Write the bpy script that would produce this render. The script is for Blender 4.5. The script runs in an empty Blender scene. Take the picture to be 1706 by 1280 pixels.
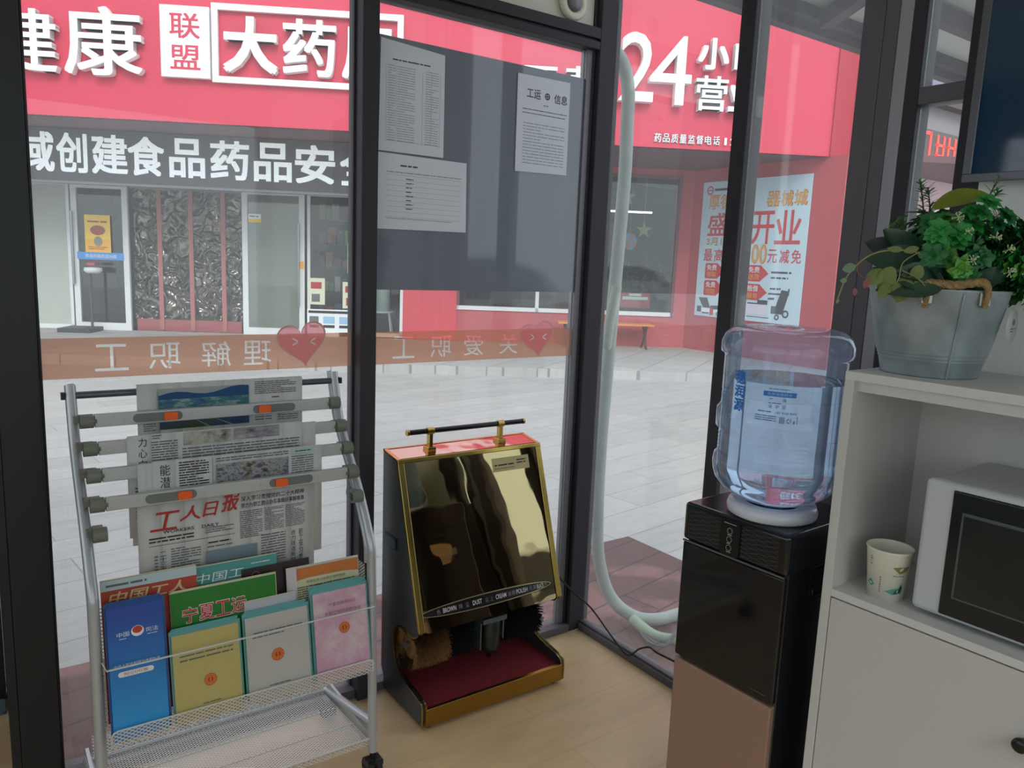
import bpy, math, random
from mathutils import Vector, Matrix
random.seed(7)
SC = bpy.context.scene
COL = SC.collection
PI = math.pi
def V(*a): return Vector(a)

# ------------------------------------------------------------------ camera, sky, sun, exposure
cam_d = bpy.data.cameras.new('camera'); cam = bpy.data.objects.new('camera', cam_d); COL.objects.link(cam)
YAW, PIT, ROL = 0.613792, 0.15785, -0.0402357
fw = V(math.sin(YAW)*math.cos(PIT), math.cos(YAW)*math.cos(PIT), -math.sin(PIT))
rt = V(math.cos(YAW), -math.sin(YAW), 0); dn = fw.cross(rt)
r2 = math.cos(ROL)*rt + math.sin(ROL)*dn; d2 = -math.sin(ROL)*rt + math.cos(ROL)*dn
cam.matrix_world = Matrix(((r2.x, -d2.x, -fw.x, -1.803), (r2.y, -d2.y, -fw.y, -2.114), (r2.z, -d2.z, -fw.z, 1.4), (0, 0, 0, 1)))
cam_d.sensor_width = 36; cam_d.lens = 1273.7/1706*36; cam_d.clip_start = .05; cam_d.clip_end = 300
SC.camera = cam
SC.view_settings.view_transform = 'Standard'; SC.view_settings.look = 'None'
SC.view_settings.gamma = 1; SC.view_settings.use_curve_mapping = False
SC.view_settings.exposure = 0.7
SC.cycles.transparent_max_bounces = 40; SC.cycles.max_bounces = 12
SC.cycles.sample_clamp_indirect = 6

w = bpy.data.worlds.new('sky'); SC.world = w; w.use_nodes = True
nt = w.node_tree; nt.nodes.clear()
o_ = nt.nodes.new('ShaderNodeOutputWorld'); b_ = nt.nodes.new('ShaderNodeBackground')
tc_ = nt.nodes.new('ShaderNodeTexCoord'); sx_ = nt.nodes.new('ShaderNodeSeparateXYZ'); cr_ = nt.nodes.new('ShaderNodeValToRGB')
cr_.color_ramp.elements[0].position = 0.0; cr_.color_ramp.elements[0].color = (.80, .84, .90, 1)
cr_.color_ramp.elements[1].position = .6; cr_.color_ramp.elements[1].color = (.86, .92, 1.0, 1)
nt.links.new(tc_.outputs['Generated'], sx_.inputs[0]); nt.links.new(sx_.outputs[2], cr_.inputs[0])
nt.links.new(cr_.outputs[0], b_.inputs[0]); b_.inputs[1].default_value = 1.15
nt.links.new(b_.outputs[0], o_.inputs[0])

sun_d = bpy.data.lights.new('sun', 'SUN'); sun = bpy.data.objects.new('sun', sun_d); COL.objects.link(sun)
sun_d.energy = 1.2; sun_d.angle = math.radians(25); sun_d.color = (1, .97, .93)
sun.rotation_euler = (math.radians(52), 0, math.radians(-25))

# ------------------------------------------------------------------ materials
def lin(h):
    h = h.lstrip('#'); c = [int(h[i:i+2], 16)/255 for i in (0, 2, 4)]
    return [x/12.92 if x <= .04045 else ((x+.055)/1.055)**2.4 for x in c] + [1]
_M = {}
def new_mat(name):
    m = bpy.data.materials.new(name); m.use_nodes = True; m.node_tree.nodes.clear()
    out = m.node_tree.nodes.new('ShaderNodeOutputMaterial'); return m, m.node_tree, out
def pm(name, col, rough=.5, metal=0, var=0, vscale=20, bump=0, bscale=60, spec=.5, emit=0, stretch=None, coat=0, alpha=1):
    if name in _M: return _M[name]
    m, t, out = new_mat(name); N = t.nodes.new; L = t.links.new
    p = N('ShaderNodeBsdfPrincipled'); L(p.outputs[0], out.inputs[0])
    p.inputs['Roughness'].default_value = rough; p.inputs['Metallic'].default_value = metal
    p.inputs['Specular IOR Level'].default_value = spec; p.inputs['Coat Weight'].default_value = coat
    p.inputs['Alpha'].default_value = alpha
    c = lin(col); p.inputs['Base Color'].default_value = c
    if emit: p.inputs['Emission Color'].default_value = c; p.inputs['Emission Strength'].default_value = emit
    co = N('ShaderNodeTexCoord'); mp = N('ShaderNodeMapping'); L(co.outputs['Object'], mp.inputs[0])
    if stretch: mp.inputs['Scale'].default_value = stretch
    if var:
        n = N('ShaderNodeTexNoise'); n.inputs['Scale'].default_value = vscale; n.inputs['Detail'].default_value = 5
        L(mp.outputs[0], n.inputs[0]); r = N('ShaderNodeValToRGB')
        r.color_ramp.elements[0].position = .3; r.color_ramp.elements[1].position = .7
        r.color_ramp.elements[0].color = [x*(1-var) for x in c[:3]]+[1]; r.color_ramp.elements[1].color = [min(1, x*(1+var)) for x in c[:3]]+[1]
        L(n.outputs[0], r.inputs[0]); L(r.outputs[0], p.inputs['Base Color'])
    else:
        n = N('ShaderNodeTexNoise'); n.inputs['Scale'].default_value = 35; L(mp.outputs[0], n.inputs[0])
        mr = N('ShaderNodeMapRange'); mr.inputs[3].default_value = max(0, rough-.03); mr.inputs[4].default_value = min(1, rough+.03)
        L(n.outputs[0], mr.inputs[0]); L(mr.outputs[0], p.inputs['Roughness'])
    if bump:
        n2 = N('ShaderNodeTexNoise'); n2.inputs['Scale'].default_value = bscale; L(mp.outputs[0], n2.inputs[0])
        bb = N('ShaderNodeBump'); bb.inputs['Strength'].default_value = bump; bb.inputs['Distance'].default_value = .01
        L(n2.outputs[0], bb.inputs['Height']); L(bb.outputs[0], p.inputs['Normal'])
    _M[name] = m; return m
def math_n(t, op, a, b=None):
    n = t.nodes.new('ShaderNodeMath'); n.operation = op
    for i, x in enumerate((a, b)):
        if x is None: continue
        if isinstance(x, (int, float)): n.inputs[i].default_value = x
        else: t.links.new(x, n.inputs[i])
    return n.outputs[0]
def film(name, col, opac, rough=.02, glossy=(.9, .95, 1), ior=1.45, wav=0):
    """thin clear sheet: passes light straight on with a tint and mirrors a little of it (Fresnel)"""
    if name in _M: return _M[name]
    m, t, out = new_mat(name); N = t.nodes.new; L = t.links.new
    tr = N('ShaderNodeBsdfTransparent'); tr.inputs[0].default_value = col+(1,) if len(col) == 3 else col
    g = N('ShaderNodeBsdfGlossy'); g.inputs['Roughness'].default_value = rough; g.inputs[0].default_value = tuple(glossy)+(1,)
    f = N('ShaderNodeFresnel'); mx = N('ShaderNodeMixShader'); ge = N('ShaderNodeNewGeometry')   # the same mirror strength from both sides
    L(math_n(t, 'ADD', math_n(t, 'MULTIPLY', ge.outputs['Backfacing'], 1/ior-ior), ior), f.inputs[0])
    L(f.outputs[0], mx.inputs[0]); L(tr.outputs[0], mx.inputs[1]); L(g.outputs[0], mx.inputs[2]); last = mx.outputs[0]
    if wav:
        co = N('ShaderNodeTexCoord'); n = N('ShaderNodeTexNoise'); n.inputs['Scale'].default_value = wav; L(co.outputs['Object'], n.inputs[0])
        bb = N('ShaderNodeBump'); bb.inputs['Strength'].default_value = 1; bb.inputs['Distance'].default_value = .22; n.inputs['Detail'].default_value = 1; n.inputs['Distortion'].default_value = 1.2; L(n.outputs[0], bb.inputs['Height'])
        L(bb.outputs[0], g.inputs['Normal']); L(bb.outputs[0], f.inputs['Normal'])
    if opac:
        d = N('ShaderNodeBsdfDiffuse'); d.inputs[0].default_value = lin(opac[0]); tl = N('ShaderNodeBsdfTranslucent'); tl.inputs[0].default_value = lin(opac[0])
        a = N('ShaderNodeMixShader'); a.inputs[0].default_value = .5; L(d.outputs[0], a.inputs[1]); L(tl.outputs[0], a.inputs[2])
        b = N('ShaderNodeMixShader'); b.inputs[0].default_value = opac[1]; L(last, b.inputs[1]); L(a.outputs[0], b.inputs[2]); last = b.outputs[0]
    L(last, out.inputs[0]); _M[name] = m; return m
def grid_mesh_mat(name, col, k, th, ax=('X', 'Z')):
    """expanded wire mesh: a diamond grid of metal with open holes"""
    m, t, out = new_mat(name); N = t.nodes.new; L = t.links.new
    co = N('ShaderNodeTexCoord'); s = N('ShaderNodeSeparateXYZ'); L(co.outputs['Object'], s.inputs[0])
    a, b = s.outputs[ax[0]], s.outputs[ax[1]]
    b = math_n(t, 'MULTIPLY', b, 1.5)
    f1 = math_n(t, 'LESS_THAN', math_n(t, 'FRACT', math_n(t, 'MULTIPLY', math_n(t, 'ADD', a, b), k)), th)
    f2 = math_n(t, 'LESS_THAN', math_n(t, 'FRACT', math_n(t, 'MULTIPLY', math_n(t, 'SUBTRACT', a, b), k)), th)
    f = math_n(t, 'MAXIMUM', f1, f2)
    p = N('ShaderNodeBsdfPrincipled'); p.inputs['Base Color'].default_value = lin(col); p.inputs['Roughness'].default_value = .4; p.inputs['Metallic'].default_value = .3
    tr = N('ShaderNodeBsdfTransparent'); mx = N('ShaderNodeMixShader'); L(f, mx.inputs[0]); L(tr.outputs[0], mx.inputs[1]); L(p.outputs[0], mx.inputs[2]); L(mx.outputs[0], out.inputs[0])
    return m
def brick_mat(name, c1, c2, mortar, bw, bh, msize, rot=0, var=.15, rough=.7, patch=None, off=(0, 0, 0), offset=.5):
    m, t, out = new_mat(name); N = t.nodes.new; L = t.links.new
    co = N('ShaderNodeTexCoord'); mp = N('ShaderNodeMapping'); L(co.outputs['Object'], mp.inputs[0]); mp.inputs['Rotation'].default_value = (0, 0, rot); mp.inputs['Location'].default_value = off
    b = N('ShaderNodeTexBrick'); L(mp.outputs[0], b.inputs[0]); b.offset = offset
    b.inputs['Color1'].default_value = lin(c1); b.inputs['Color2'].default_value = lin(c2); b.inputs['Mortar'].default_value = lin(mortar)
    b.inputs['Scale'].default_value = 1; b.inputs['Brick Width'].default_value = bw; b.inputs['Row Height'].default_value = bh
    b.inputs['Mortar Size'].default_value = msize; b.inputs['Mortar Smooth'].default_value = .3
    n = N('ShaderNodeTexNoise'); n.inputs['Scale'].default_value = 5; n.inputs['Detail'].default_value = 8; n.inputs['Roughness'].default_value = .7
    st = N('ShaderNodeMapping'); st.inputs['Scale'].default_value = (1, 3, 1); L(mp.outputs[0], st.inputs[0]); L(st.outputs[0], n.inputs[0])
    mr = N('ShaderNodeMapRange'); mr.inputs[1].default_value = .3; mr.inputs[2].default_value = .7; mr.inputs[3].default_value = 1-var; mr.inputs[4].default_value = 1+var*.6; L(n.outputs[0], mr.inputs[0])
    mu = N('ShaderNodeMix'); mu.data_type = 'RGBA'; mu.blend_type = 'MULTIPLY'; mu.inputs[0].default_value = 1
    L(b.outputs[0], mu.inputs[6]); L(mr.outputs[0], mu.inputs[7]); last = mu.outputs[2]
    if patch:
        n3 = N('ShaderNodeTexNoise'); n3.inputs['Scale'].default_value = 3.2; n3.inputs['Detail'].default_value = 6; L(co.outputs['Object'], n3.inputs[0])
        r3 = N('ShaderNodeValToRGB'); r3.color_ramp.elements[0].position = .44; r3.color_ramp.elements[1].position = .52; L(n3.outputs[0], r3.inputs[0])
        m3 = N('ShaderNodeMix'); m3.data_type = 'RGBA'; L(r3.outputs[0], m3.inputs[0]); L(last, m3.inputs[6]); 
        m4 = N('ShaderNodeMix'); m4.data_type = 'RGBA'; m4.blend_type = 'MULTIPLY'; m4.inputs[0].default_value = 1; L(last, m4.inputs[6]); m4.inputs[7].default_value = lin(patch)
        L(m4.outputs[2], m3.inputs[7]); last = m3.outputs[2]
    p = N('ShaderNodeBsdfPrincipled'); L(last, p.inputs['Base Color']); p.inputs['Roughness'].default_value = rough; L(p.outputs[0], out.inputs[0])
    bb = N('ShaderNodeBump'); bb.inputs['Strength'].default_value = .3; bb.inputs['Distance'].default_value = .005; L(b.outputs[1], bb.inputs['Height']); bb.invert = True; L(bb.outputs[0], p.inputs['Normal'])
    return m
def photo_mat(name, cols, scale=8, stretch=(1, 1, 2), rough=.5):
    """blotchy printed picture in the given colours"""
    if name in _M: return _M[name]
    m, t, out = new_mat(name); N = t.nodes.new; L = t.links.new
    co = N('ShaderNodeTexCoord'); mp = N('ShaderNodeMapping'); L(co.outputs['Object'], mp.inputs[0]); mp.inputs['Scale'].default_value = stretch
    n = N('ShaderNodeTexNoise'); n.inputs['Scale'].default_value = scale; n.inputs['Detail'].default_value = 6; n.inputs['Roughness'].default_value = .65; L(mp.outputs[0], n.inputs[0])
    r = N('ShaderNodeValToRGB'); e = r.color_ramp.elements
    while len(e) < len(cols): e.new(.5)
    for i, c in enumerate(cols): e[i].position = .3+.4*i/(len(cols)-1); e[i].color = lin(c)
    L(n.outputs[0], r.inputs[0]); p = N('ShaderNodeBsdfPrincipled'); L(r.outputs[0], p.inputs['Base Color']); p.inputs['Roughness'].default_value = rough; L(p.outputs[0], out.inputs[0])
    _M[name] = m; return m
def ramp_mat(name, c0, c1, axis, lo, hi, rough=.4):
    """print that runs from one colour to another along the sheet"""
    m, t, out = new_mat(name); N = t.nodes.new; L = t.links.new
    co = N('ShaderNodeTexCoord'); s = N('ShaderNodeSeparateXYZ'); L(co.outputs['Object'], s.inputs[0])
    mr = N('ShaderNodeMapRange'); mr.inputs[1].default_value = lo; mr.inputs[2].default_value = hi; L(s.outputs[axis], mr.inputs[0])
    mx = N('ShaderNodeMix'); mx.data_type = 'RGBA'; mx.inputs[6].default_value = lin(c0); mx.inputs[7].default_value = lin(c1); L(mr.outputs[0], mx.inputs[0])
    p = N('ShaderNodeBsdfPrincipled'); L(mx.outputs[2], p.inputs['Base Color']); p.inputs['Roughness'].default_value = rough; L(p.outputs[0], out.inputs[0]); return m

# ------------------------------------------------------------------ mesh building
class Fr:
    """a frame: origin and three axes; shapes are given in it"""
    def __init__(s, o=(0, 0, 0), x=(1, 0, 0), y=(0, 1, 0), z=(0, 0, 1)): s.o, s.x, s.y, s.z = Vector(o), Vector(x), Vector(y), Vector(z)
    def p(s, a, b, c=0): return s.o + s.x*a + s.y*b + s.z*c
    def at(s, a, b, c=0): return Fr(s.p(a, b, c), s.x, s.y, s.z)
    def turn(s, deg):
        c, n = math.cos(math.radians(deg)), math.sin(math.radians(deg)); return Fr(s.o, s.x*c+s.y*n, s.y*c-s.x*n, s.z)
W = Fr()
def wallfr(o, deg=0):
    """upright sheet facing -y (turned by deg about z): x along it, y up, z out of it"""
    a = math.radians(deg); return Fr(o, (math.cos(a), math.sin(a), 0), (0, 0, 1), (math.sin(a), -math.cos(a), 0))
_TC = {}
def glyphs(body, bold):
    k = (body, bold)
    if k in _TC: return _TC[k]
    c = bpy.data.curves.new('t', 'FONT'); c.body = body; c.resolution_u = 3; c.offset = bold; c.extrude = .5
    ob = bpy.data.objects.new('t', c); COL.objects.link(ob); bpy.context.view_layer.update()
    me = ob.to_mesh(); vs = [v.co.copy() for v in me.vertices]; fs = [tuple(p.vertices) for p in me.polygons]
    ob.to_mesh_clear(); bpy.data.objects.remove(ob); bpy.data.curves.remove(c)
    x0 = min(v.x for v in vs); x1 = max(v.x for v in vs); y0 = min(v.y for v in vs); y1 = max(v.y for v in vs)
    _TC[k] = ([((v.x-x0)/(x1-x0), (v.y-y0)/(y1-y0), v.z) for v in vs], fs, (x1-x0)/(y1-y0)); return _TC[k]
class MB:
    def __init__(s): s.v, s.f, s.m, s.s = [], [], [], []
    def add(s, vs, fs, m=0, smooth=False):
        b = len(s.v); s.v += vs
        for f in fs: s.f.append(tuple(i+b for i in f)); s.m.append(m); s.s.append(smooth)
        return s
    def box(s, x0, x1, y0, y1, z0, z1, fr=W, m=0):
        vs = [fr.p(x, y, z) for z in (z0, z1) for y in (y0, y1) for x in (x0, x1)]
        return s.add(vs, [(0, 2, 3, 1), (4, 5, 7, 6), (0, 1, 5, 4), (2, 6, 7, 3), (0, 4, 6, 2), (1, 3, 7, 5)], m)
    def quad(s, x0, x1, y0, y1, d=0, fr=W, m=0):
        return s.add([fr.p(x0, y0, d), fr.p(x1, y0, d), fr.p(x1, y1, d), fr.p(x0, y1, d)], [(0, 1, 2, 3)], m)
    def poly(s, pts, d=0, fr=W, m=0): return s.add([fr.p(a, b, d) for a, b in pts], [tuple(range(len(pts)))], m)
    def prism(s, pts, z0, z1, fr=W, m=0, smooth=False):
        n = len(pts); vs = [fr.p(a, b, z0) for a, b in pts]+[fr.p(a, b, z1) for a, b in pts]
        s.add(vs, [tuple(range(n))[::-1], tuple(range(n, 2*n))], m); b = len(s.v)-2*n
        for i in range(n): s.f.append((b+i, b+(i+1) % n, b+n+(i+1) % n, b+n+i)); s.m.append(m); s.s.append(smooth)
        return s
    def strip(s, pts, w0, w1, th, fr=W, m=0):
        """ribbon of thickness th following the open line pts, between depths w0..w1"""
        nrm = []
        for i in range(len(pts)):
            a = Vector(pts[max(i-1, 0)]); b = Vector(pts[min(i+1, len(pts)-1)]); t = (b-a).normalized(); nrm.append(Vector((-t.y, t.x)))
        outer = [tuple(Vector(p)+n*th) for p, n in zip(pts, nrm)]
        for i in range(len(pts)-1): s.prism([pts[i], pts[i+1], outer[i+1], outer[i]], w0, w1, fr, m)
        return s
    def tube(s, path, r, n=12, m=0, fr=W, caps=True):
        P = [fr.p(*q) for q in path]; R = r if isinstance(r, (list, tuple)) else [r]*len(P)
        up = None; rings = []
        for i, p in enumerate(P):
            t = (P[min(i+1, len(P)-1)]-P[max(i-1, 0)]).normalized()
            if up is None: up = t.orthogonal().normalized()
            up = (up-t*up.dot(t)).normalized(); sd = t.cross(up)
            rings.append([p+up*R[i]*math.cos(a)+sd*R[i]*math.sin(a) for a in [2*PI*k/n for k in range(n)]])
        vs = [v for g in rings for v in g]; fs = []
        for i in range(len(P)-1):
            for k in range(n): fs.append((i*n+k, i*n+(k+1) % n, (i+1)*n+(k+1) % n, (i+1)*n+k))
        s.add(vs, fs, m, True)
        if caps: s.add([v for v in rings[0]], [tuple(range(n))[::-1]], m); s.add([v for v in rings[-1]], [tuple(range(n))], m)
        return s
    def lathe(s, prof, n=48, fr=W, m=0, ex=1, ey=1):
        """prof: (radius, z) from bottom to top, about the frame's z axis"""
        vs = [fr.p(r*math.cos(2*PI*k/n)*ex, r*math.sin(2*PI*k/n)*ey, z) for r, z in prof for k in range(n)]
        return s.add(vs, [(i*n+k, i*n+(k+1) % n, (i+1)*n+(k+1) % n, (i+1)*n+k) for i in range(len(prof)-1) for k in range(n)], m, True)
    def disc(s, cx, cy, rx, ry=None, d=0, fr=W, m=0, n=32, z1=None):
        ry = ry or rx; pts = [(cx+rx*math.cos(2*PI*k/n), cy+ry*math.sin(2*PI*k/n)) for k in range(n)]
        return s.poly(pts, d, fr, m) if z1 is None else s.prism(pts, d, z1, fr, m, True)
    def ring(s, cx, cy, r0, r1, d=0, fr=W, m=0, n=32):
        for k in range(n):
            a, b = 2*PI*k/n, 2*PI*(k+1)/n
            s.poly([(cx+r0*math.cos(a), cy+r0*math.sin(a)), (cx+r1*math.cos(a), cy+r1*math.sin(a)), (cx+r1*math.cos(b), cy+r1*math.sin(b)), (cx+r0*math.cos(b), cy+r0*math.sin(b))], d, fr, m)
        return s
    def rrect(s, x0, x1, y0, y1, r, z0, z1=None, fr=W, m=0, n=5):
        pts = []
        for cx, cy, a0 in ((x1-r, y0+r, -90), (x1-r, y1-r, 0), (x0+r, y1-r, 90), (x0+r, y0+r, 180)):
            for k in range(n+1): a = math.radians(a0+90*k/n); pts.append((cx+r*math.cos(a), cy+r*math.sin(a)))
        return s.poly(pts, z0, fr, m) if z1 is None else s.prism(pts, z0, z1, fr, m)
    def text(s, body, x0, x1, y0, y1, d=0, th=0, fr=W, m=0, bold=0.0, mirror=False, shear=0):
        if bold > 0 and any(ord(c) > 127 for c in body):     # thicken by overlaying slightly shifted copies
            bx, by = bold*abs(x1-x0)/len(body), bold*(y1-y0); o = (0 if th == 0 else .0004)
            for i, (ex, ey) in enumerate(((-1, -1), (1, -1), (1, 1), (-1, 1))): s.text(body, x0+ex*bx+bx, x1+ex*bx-bx, y0+ey*by+by, y1+ey*by-by, d+(i*.00006 if th == 0 else 0), th+i*o, fr, m, 0, mirror, shear)
            return s
        vs, fs, _ = glyphs(body, bold)
        out = []
        for a, b, c in vs:
            if mirror: a = 1-a
            out.append(fr.p(x0+a*(x1-x0)+b*shear*(y1-y0), y0+b*(y1-y0), d+(c+.5)*th))
        if th == 0:
            fs = [f for f in fs if all(vs[i][2] > 0 for i in f)]
        return s.add(out, fs, m)
    def cutout(s, chars, x0, x1, y0, y1, d=0, fr=W, m=0):
        """rectangle with mirrored characters cut out of it; chars: (character, x0, x1, y0, y1)"""
        from mathutils.geometry import tessellate_polygon
        loops = [[V(x0, y0, 0), V(x1, y0, 0), V(x1, y1, 0), V(x0, y1, 0)]]
        for ch, a0, a1, b0, b1 in chars:
            vs, fs, _ = glyphs(ch, 0); fs = [f for f in fs if all(vs[i][2] > 0 for i in f)]
            cnt = {}
            for f in fs:
                for i in range(len(f)): e = (f[i], f[(i+1) % len(f)]); cnt[e] = 1
            nx = {}
            key = lambda i: (round(vs[i][0], 5), round(vs[i][1], 5))
            ed = {}
            for a, b in cnt:
                ka, kb = key(a), key(b)
                if ka != kb: ed[(ka, kb)] = 1
            bd = [(a, b) for a, b in ed if (b, a) not in ed]
            for a, b in bd: nx.setdefault(a, []).append(b)
            while nx:
                st = next(iter(nx)); lp = []; c = st
                while c in nx:
                    n = nx[c].pop(); 
                    if not nx[c]: del nx[c]
                    lp.append(V(a0+(1-c[0])*(a1-a0), b0+c[1]*(b1-b0), 0)); c = n
                if len(lp) > 2: loops.append(lp)
        pts = [p for l in loops for p in l]
        return s.add([fr.p(p.x, p.y, d) for p in pts], [tuple(t) for t in tessellate_polygon(loops)], m)
    def vtext(s, body, x0, x1, y0, y1, d=0, fr=W, m=0, bold=.01, gap=.12, th=0, mirror=False):
        n = len(body); h = (y1-y0)/n
        for i, ch in enumerate(body): s.text(ch, x0, x1, y1-(i+1)*h+h*gap/2, y1-i*h-h*gap/2, d, th, fr, m, bold, mirror)
        return s
    def lines(s, x0, x1, y0, y1, rows, d=0, fr=W, m=0, fill=.45, words=True):
        """rows of print too small to read"""
        h = (y1-y0)/rows
        for i in range(rows):
            y = y1-(i+1)*h+h*(1-fill)/2; x = x0; end = x1 if random.random() > .15 else x0+(x1-x0)*random.uniform(.4, .9)
            while x < end-1e-6:
                wd = min(random.uniform(.5, 3)*h*1.6 if words else end-x, end-x); s.quad(x, x+wd, y, y+h*fill, d, fr, m); x += wd+h*.35
        return s
    def build(s, name, mats, parent=None, loc=None, bevel=0, solid=0, sub=0, weld=False):
        me = bpy.data.meshes.new(name); o = bpy.data.objects.new(name, me); COL.objects.link(o)
        base = Vector(loc) if loc is not None else Vector((0, 0, 0))
        if parent is not None: off = WB[parent.name]
        else: off = base
        me.from_pydata([tuple(v-off) for v in s.v], [], s.f); me.update()
        mats = mats if isinstance(mats, (list, tuple)) else [mats]
        for x in mats: me.materials.append(x)
        for p, mi, sm in zip(me.polygons, s.m, s.s): p.material_index = mi; p.use_smooth = sm
        if parent is not None: o.parent = parent; WB[o.name] = off
        else: o.location = off; WB[o.name] = off
        if bevel:
            b = o.modifiers.new('bevel', 'BEVEL'); b.width = bevel; b.segments = 3; b.limit_method = 'ANGLE'; b.angle_limit = math.radians(40)
            for p in me.polygons: p.use_smooth = True
            try: me.set_sharp_from_angle(angle=math.radians(35))
            except Exception: pass
            wn = o.modifiers.new('wn', 'WEIGHTED_NORMAL'); wn.keep_sharp = True
        if solid: so = o.modifiers.new('solid', 'SOLIDIFY'); so.thickness = solid; so.offset = 0
        if sub: sb = o.modifiers.new('sub', 'SUBSURF'); sb.levels = sub; sb.render_levels = sub
        return o
WB = {}
def tag(o, label, cat, group=None):
    o['label'] = label; o['category'] = cat
    if group: o['group'] = group
    return o
def thing(name, label, cat, loc, group=None):
    o = bpy.data.objects.new(name, None); COL.objects.link(o); o.location = loc; WB[o.name] = Vector(loc); o.empty_display_size = .1
    return tag(o, label, cat, group)
def struct(name, mb, mats, parent=None, **k):
    o = mb.build(name, mats, parent, **k)
    if parent is None: o['kind'] = 'structure'
    return o
def sempty(name, loc):
    o = bpy.data.objects.new(name, None); COL.objects.link(o); o.location = loc; WB[o.name] = Vector(loc); o['kind'] = 'structure'; return o

# ------------------------------------------------------------------ shared materials
ALU = pm('dark_aluminium', '38343a', .55, 0, bump=.05, bscale=200, stretch=(1, 1, .05), spec=.25)
ALU_L = pm('grey_aluminium', '77757a', .45, .4, bump=.05, bscale=200, stretch=(1, 1, .05))
ALU_M = pm('mid_grey_aluminium', '5c585e', .5, .1, bump=.05, bscale=200, stretch=(1, 1, .05))
GLASS = film('window_glass', (.93, .96, .95), ('f2f4f6', .075), 0.0)  # slight white fill imitates the veil of sky reflections on the panes
SGL = film('shop_glass', (.8, .84, .82), None, .02, (.95, 1, .97), 1.5)
WHITE = pm('white_panel', 'd9d8d2', .55, var=.03, vscale=4)
GOLD = pm('polished_gold', 'b59c55', .2, 1, bump=.02, bscale=8)
PAPER = pm('newsprint', 'c8c8c5', .85, var=.04, vscale=6)
PAPERW = pm('white_paper', 'd7dae2', .75, var=.03, vscale=5)
INK = pm('black_ink', '26262a', .7); INKG = pm('grey_ink', '6c6c70', .8); INKR = pm('red_ink', 'b0262a', .6)
WHITEP = pm('white_print', 'e9ecee', .5)
BLACKP = pm('black_plastic', '17181b', .35, bump=.03, bscale=150)
RUBBER = pm('black_rubber', '141414', .7)

# ------------------------------------------------------------------ room shell
mfloor = brick_mat('pale_wood_floor', 'd2b48e', 'cbaa82', 'b2946c', 1.2, .19, .0009, rot=0, var=.13, rough=.38, offset=.37)
struct('floor', MB().box(-3.6, .09, -3.7, .0, -.06, 0).box(-3.6, -1.79, 0, .62, -.06, 0), mfloor)
struct('ceiling', MB().box(-3.6, .12, -3.7, .62, 2.62, 2.7), WHITE)
# back and left sides of the booth: low panels with wide panes above, a closed strip over the top
struct('wall_back', MB().box(-3.6, .1, -3.72, -3.66, 0, .75).box(-3.6, .1, -3.72, -3.66, 2.3, 2.62).box(-3.6, -3.45, -3.72, -3.66, .75, 2.3).box(-1.9, -1.7, -3.72, -3.66, .75, 2.3).box(-.05, .1, -3.72, -3.66, .75, 2.3), WHITE)
struct('wall_left', MB().box(-3.66, -3.6, -3.7, .62, 0, .9).box(-3.66, -3.6, -3.7, .62, 2.3, 2.62).box(-3.66, -3.6, -3.7, -3.5, .9, 2.3).box(-3.66, -3.6, -1.6, -1.4, .9, 2.3).box(-3.66, -3.6, .4, .62, .9, 2.3), WHITE)
struct('wall_right', MB().box(.04, .1, -3.66, -1.2665, 0, 2.62), pm('grey_white_wall', 'eceee8', .6, var=.03, vscale=3))
for n_, (x0, x1) in enumerate(((-3.45, -1.9), (-1.7, -.05))):
    struct('window_%d' % (n_+5), MB().box(x0, x1, -3.7, -3.694, .75, 2.3), GLASS)
struct('window_7', MB().box(-3.64, -3.634, -3.5, -1.6, .9, 2.3), GLASS)
struct('window_8', MB().box(-3.64, -3.634, -1.4, .4, .9, 2.3), GLASS)

# front side: left window
w1 = sempty('window_1', (-1.26, .04, 0))
struct('pane', MB().box(-1.685, -.885, .037, .043, .03, 2.60), GLASS, w1)
struct('window_frame', MB().box(-1.69, -.88, .0, .075, 0.0, .03).box(-1.69, -.88, .02, .06, 2.58, 2.62), ALU_M, w1)
# middle window with its cross bar and white panel above
w2 = sempty('window_2', (-.44, .04, 0))
struct('pane', MB().box(-.83, -.035, .037, .043, .03, 2.13), GLASS, w2)
struct('window_frame', MB().box(-.83, 0, .0, .075, 0, .03), ALU_M, w2)
struct('cross_bar', MB().box(-.83, 0, 0, .07, 2.13, 2.155).box(-.83, -.0, -.0, .07, 2.165, 2.20).box(-.83, 0, .012, .06, 2.155, 2.165), ALU, w2, bevel=.002)
struct('edge_strip', MB().box(-.035, -.0, .025, .06, .03, 2.13), ALU_L, w2, bevel=.002)
struct('upper_panel', MB().box(-.83, 0, .03, .055, 2.20, 2.62), pm('cream_panel', 'cfcdbf', .5), w2)
# posts
struct('trim_1', MB().box(-1.775, -1.69, 0, .09, 0, 2.62).box(-1.69, -1.682, .02, .075, 0, 2.62), pm('near_black_post', '1f2225', .45, .2), bevel=.003)
struct('trim_2', MB().box(-.879, -.83, -.02, .03, 0, 2.62).box(-.885, -.833, .03, .065, 0, 2.62).box(-.879, -.8795, -.018, .0, 0, 2.62), ALU, bevel=.002)
struct('trim_3', MB().box(0, .092, 0, .075, 0, 2.62).box(-.012, .0, .02, .06, 0, 2.62), ALU, bevel=.003)
struct('trim_4', MB().box(.048, .118, -.607, -.56, 0, 2.62).box(.06, .11, -.56, -.545, 0, 2.62), ALU, bevel=.003)
struct('trim_5', MB().box(.05, .11, -.995, -.938, 0, 2.62), ALU_M, bevel=.003)
struct('trim_6', MB().box(.05, .11, -1.032, -.9955, 0, 2.62), ALU_M, bevel=.003)
struct('trim_7', MB().box(.05, .11, -1.066, -1.0325, 0, 2.62), pm('light_aluminium', '9a989e', .45, .2), bevel=.003)
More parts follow.
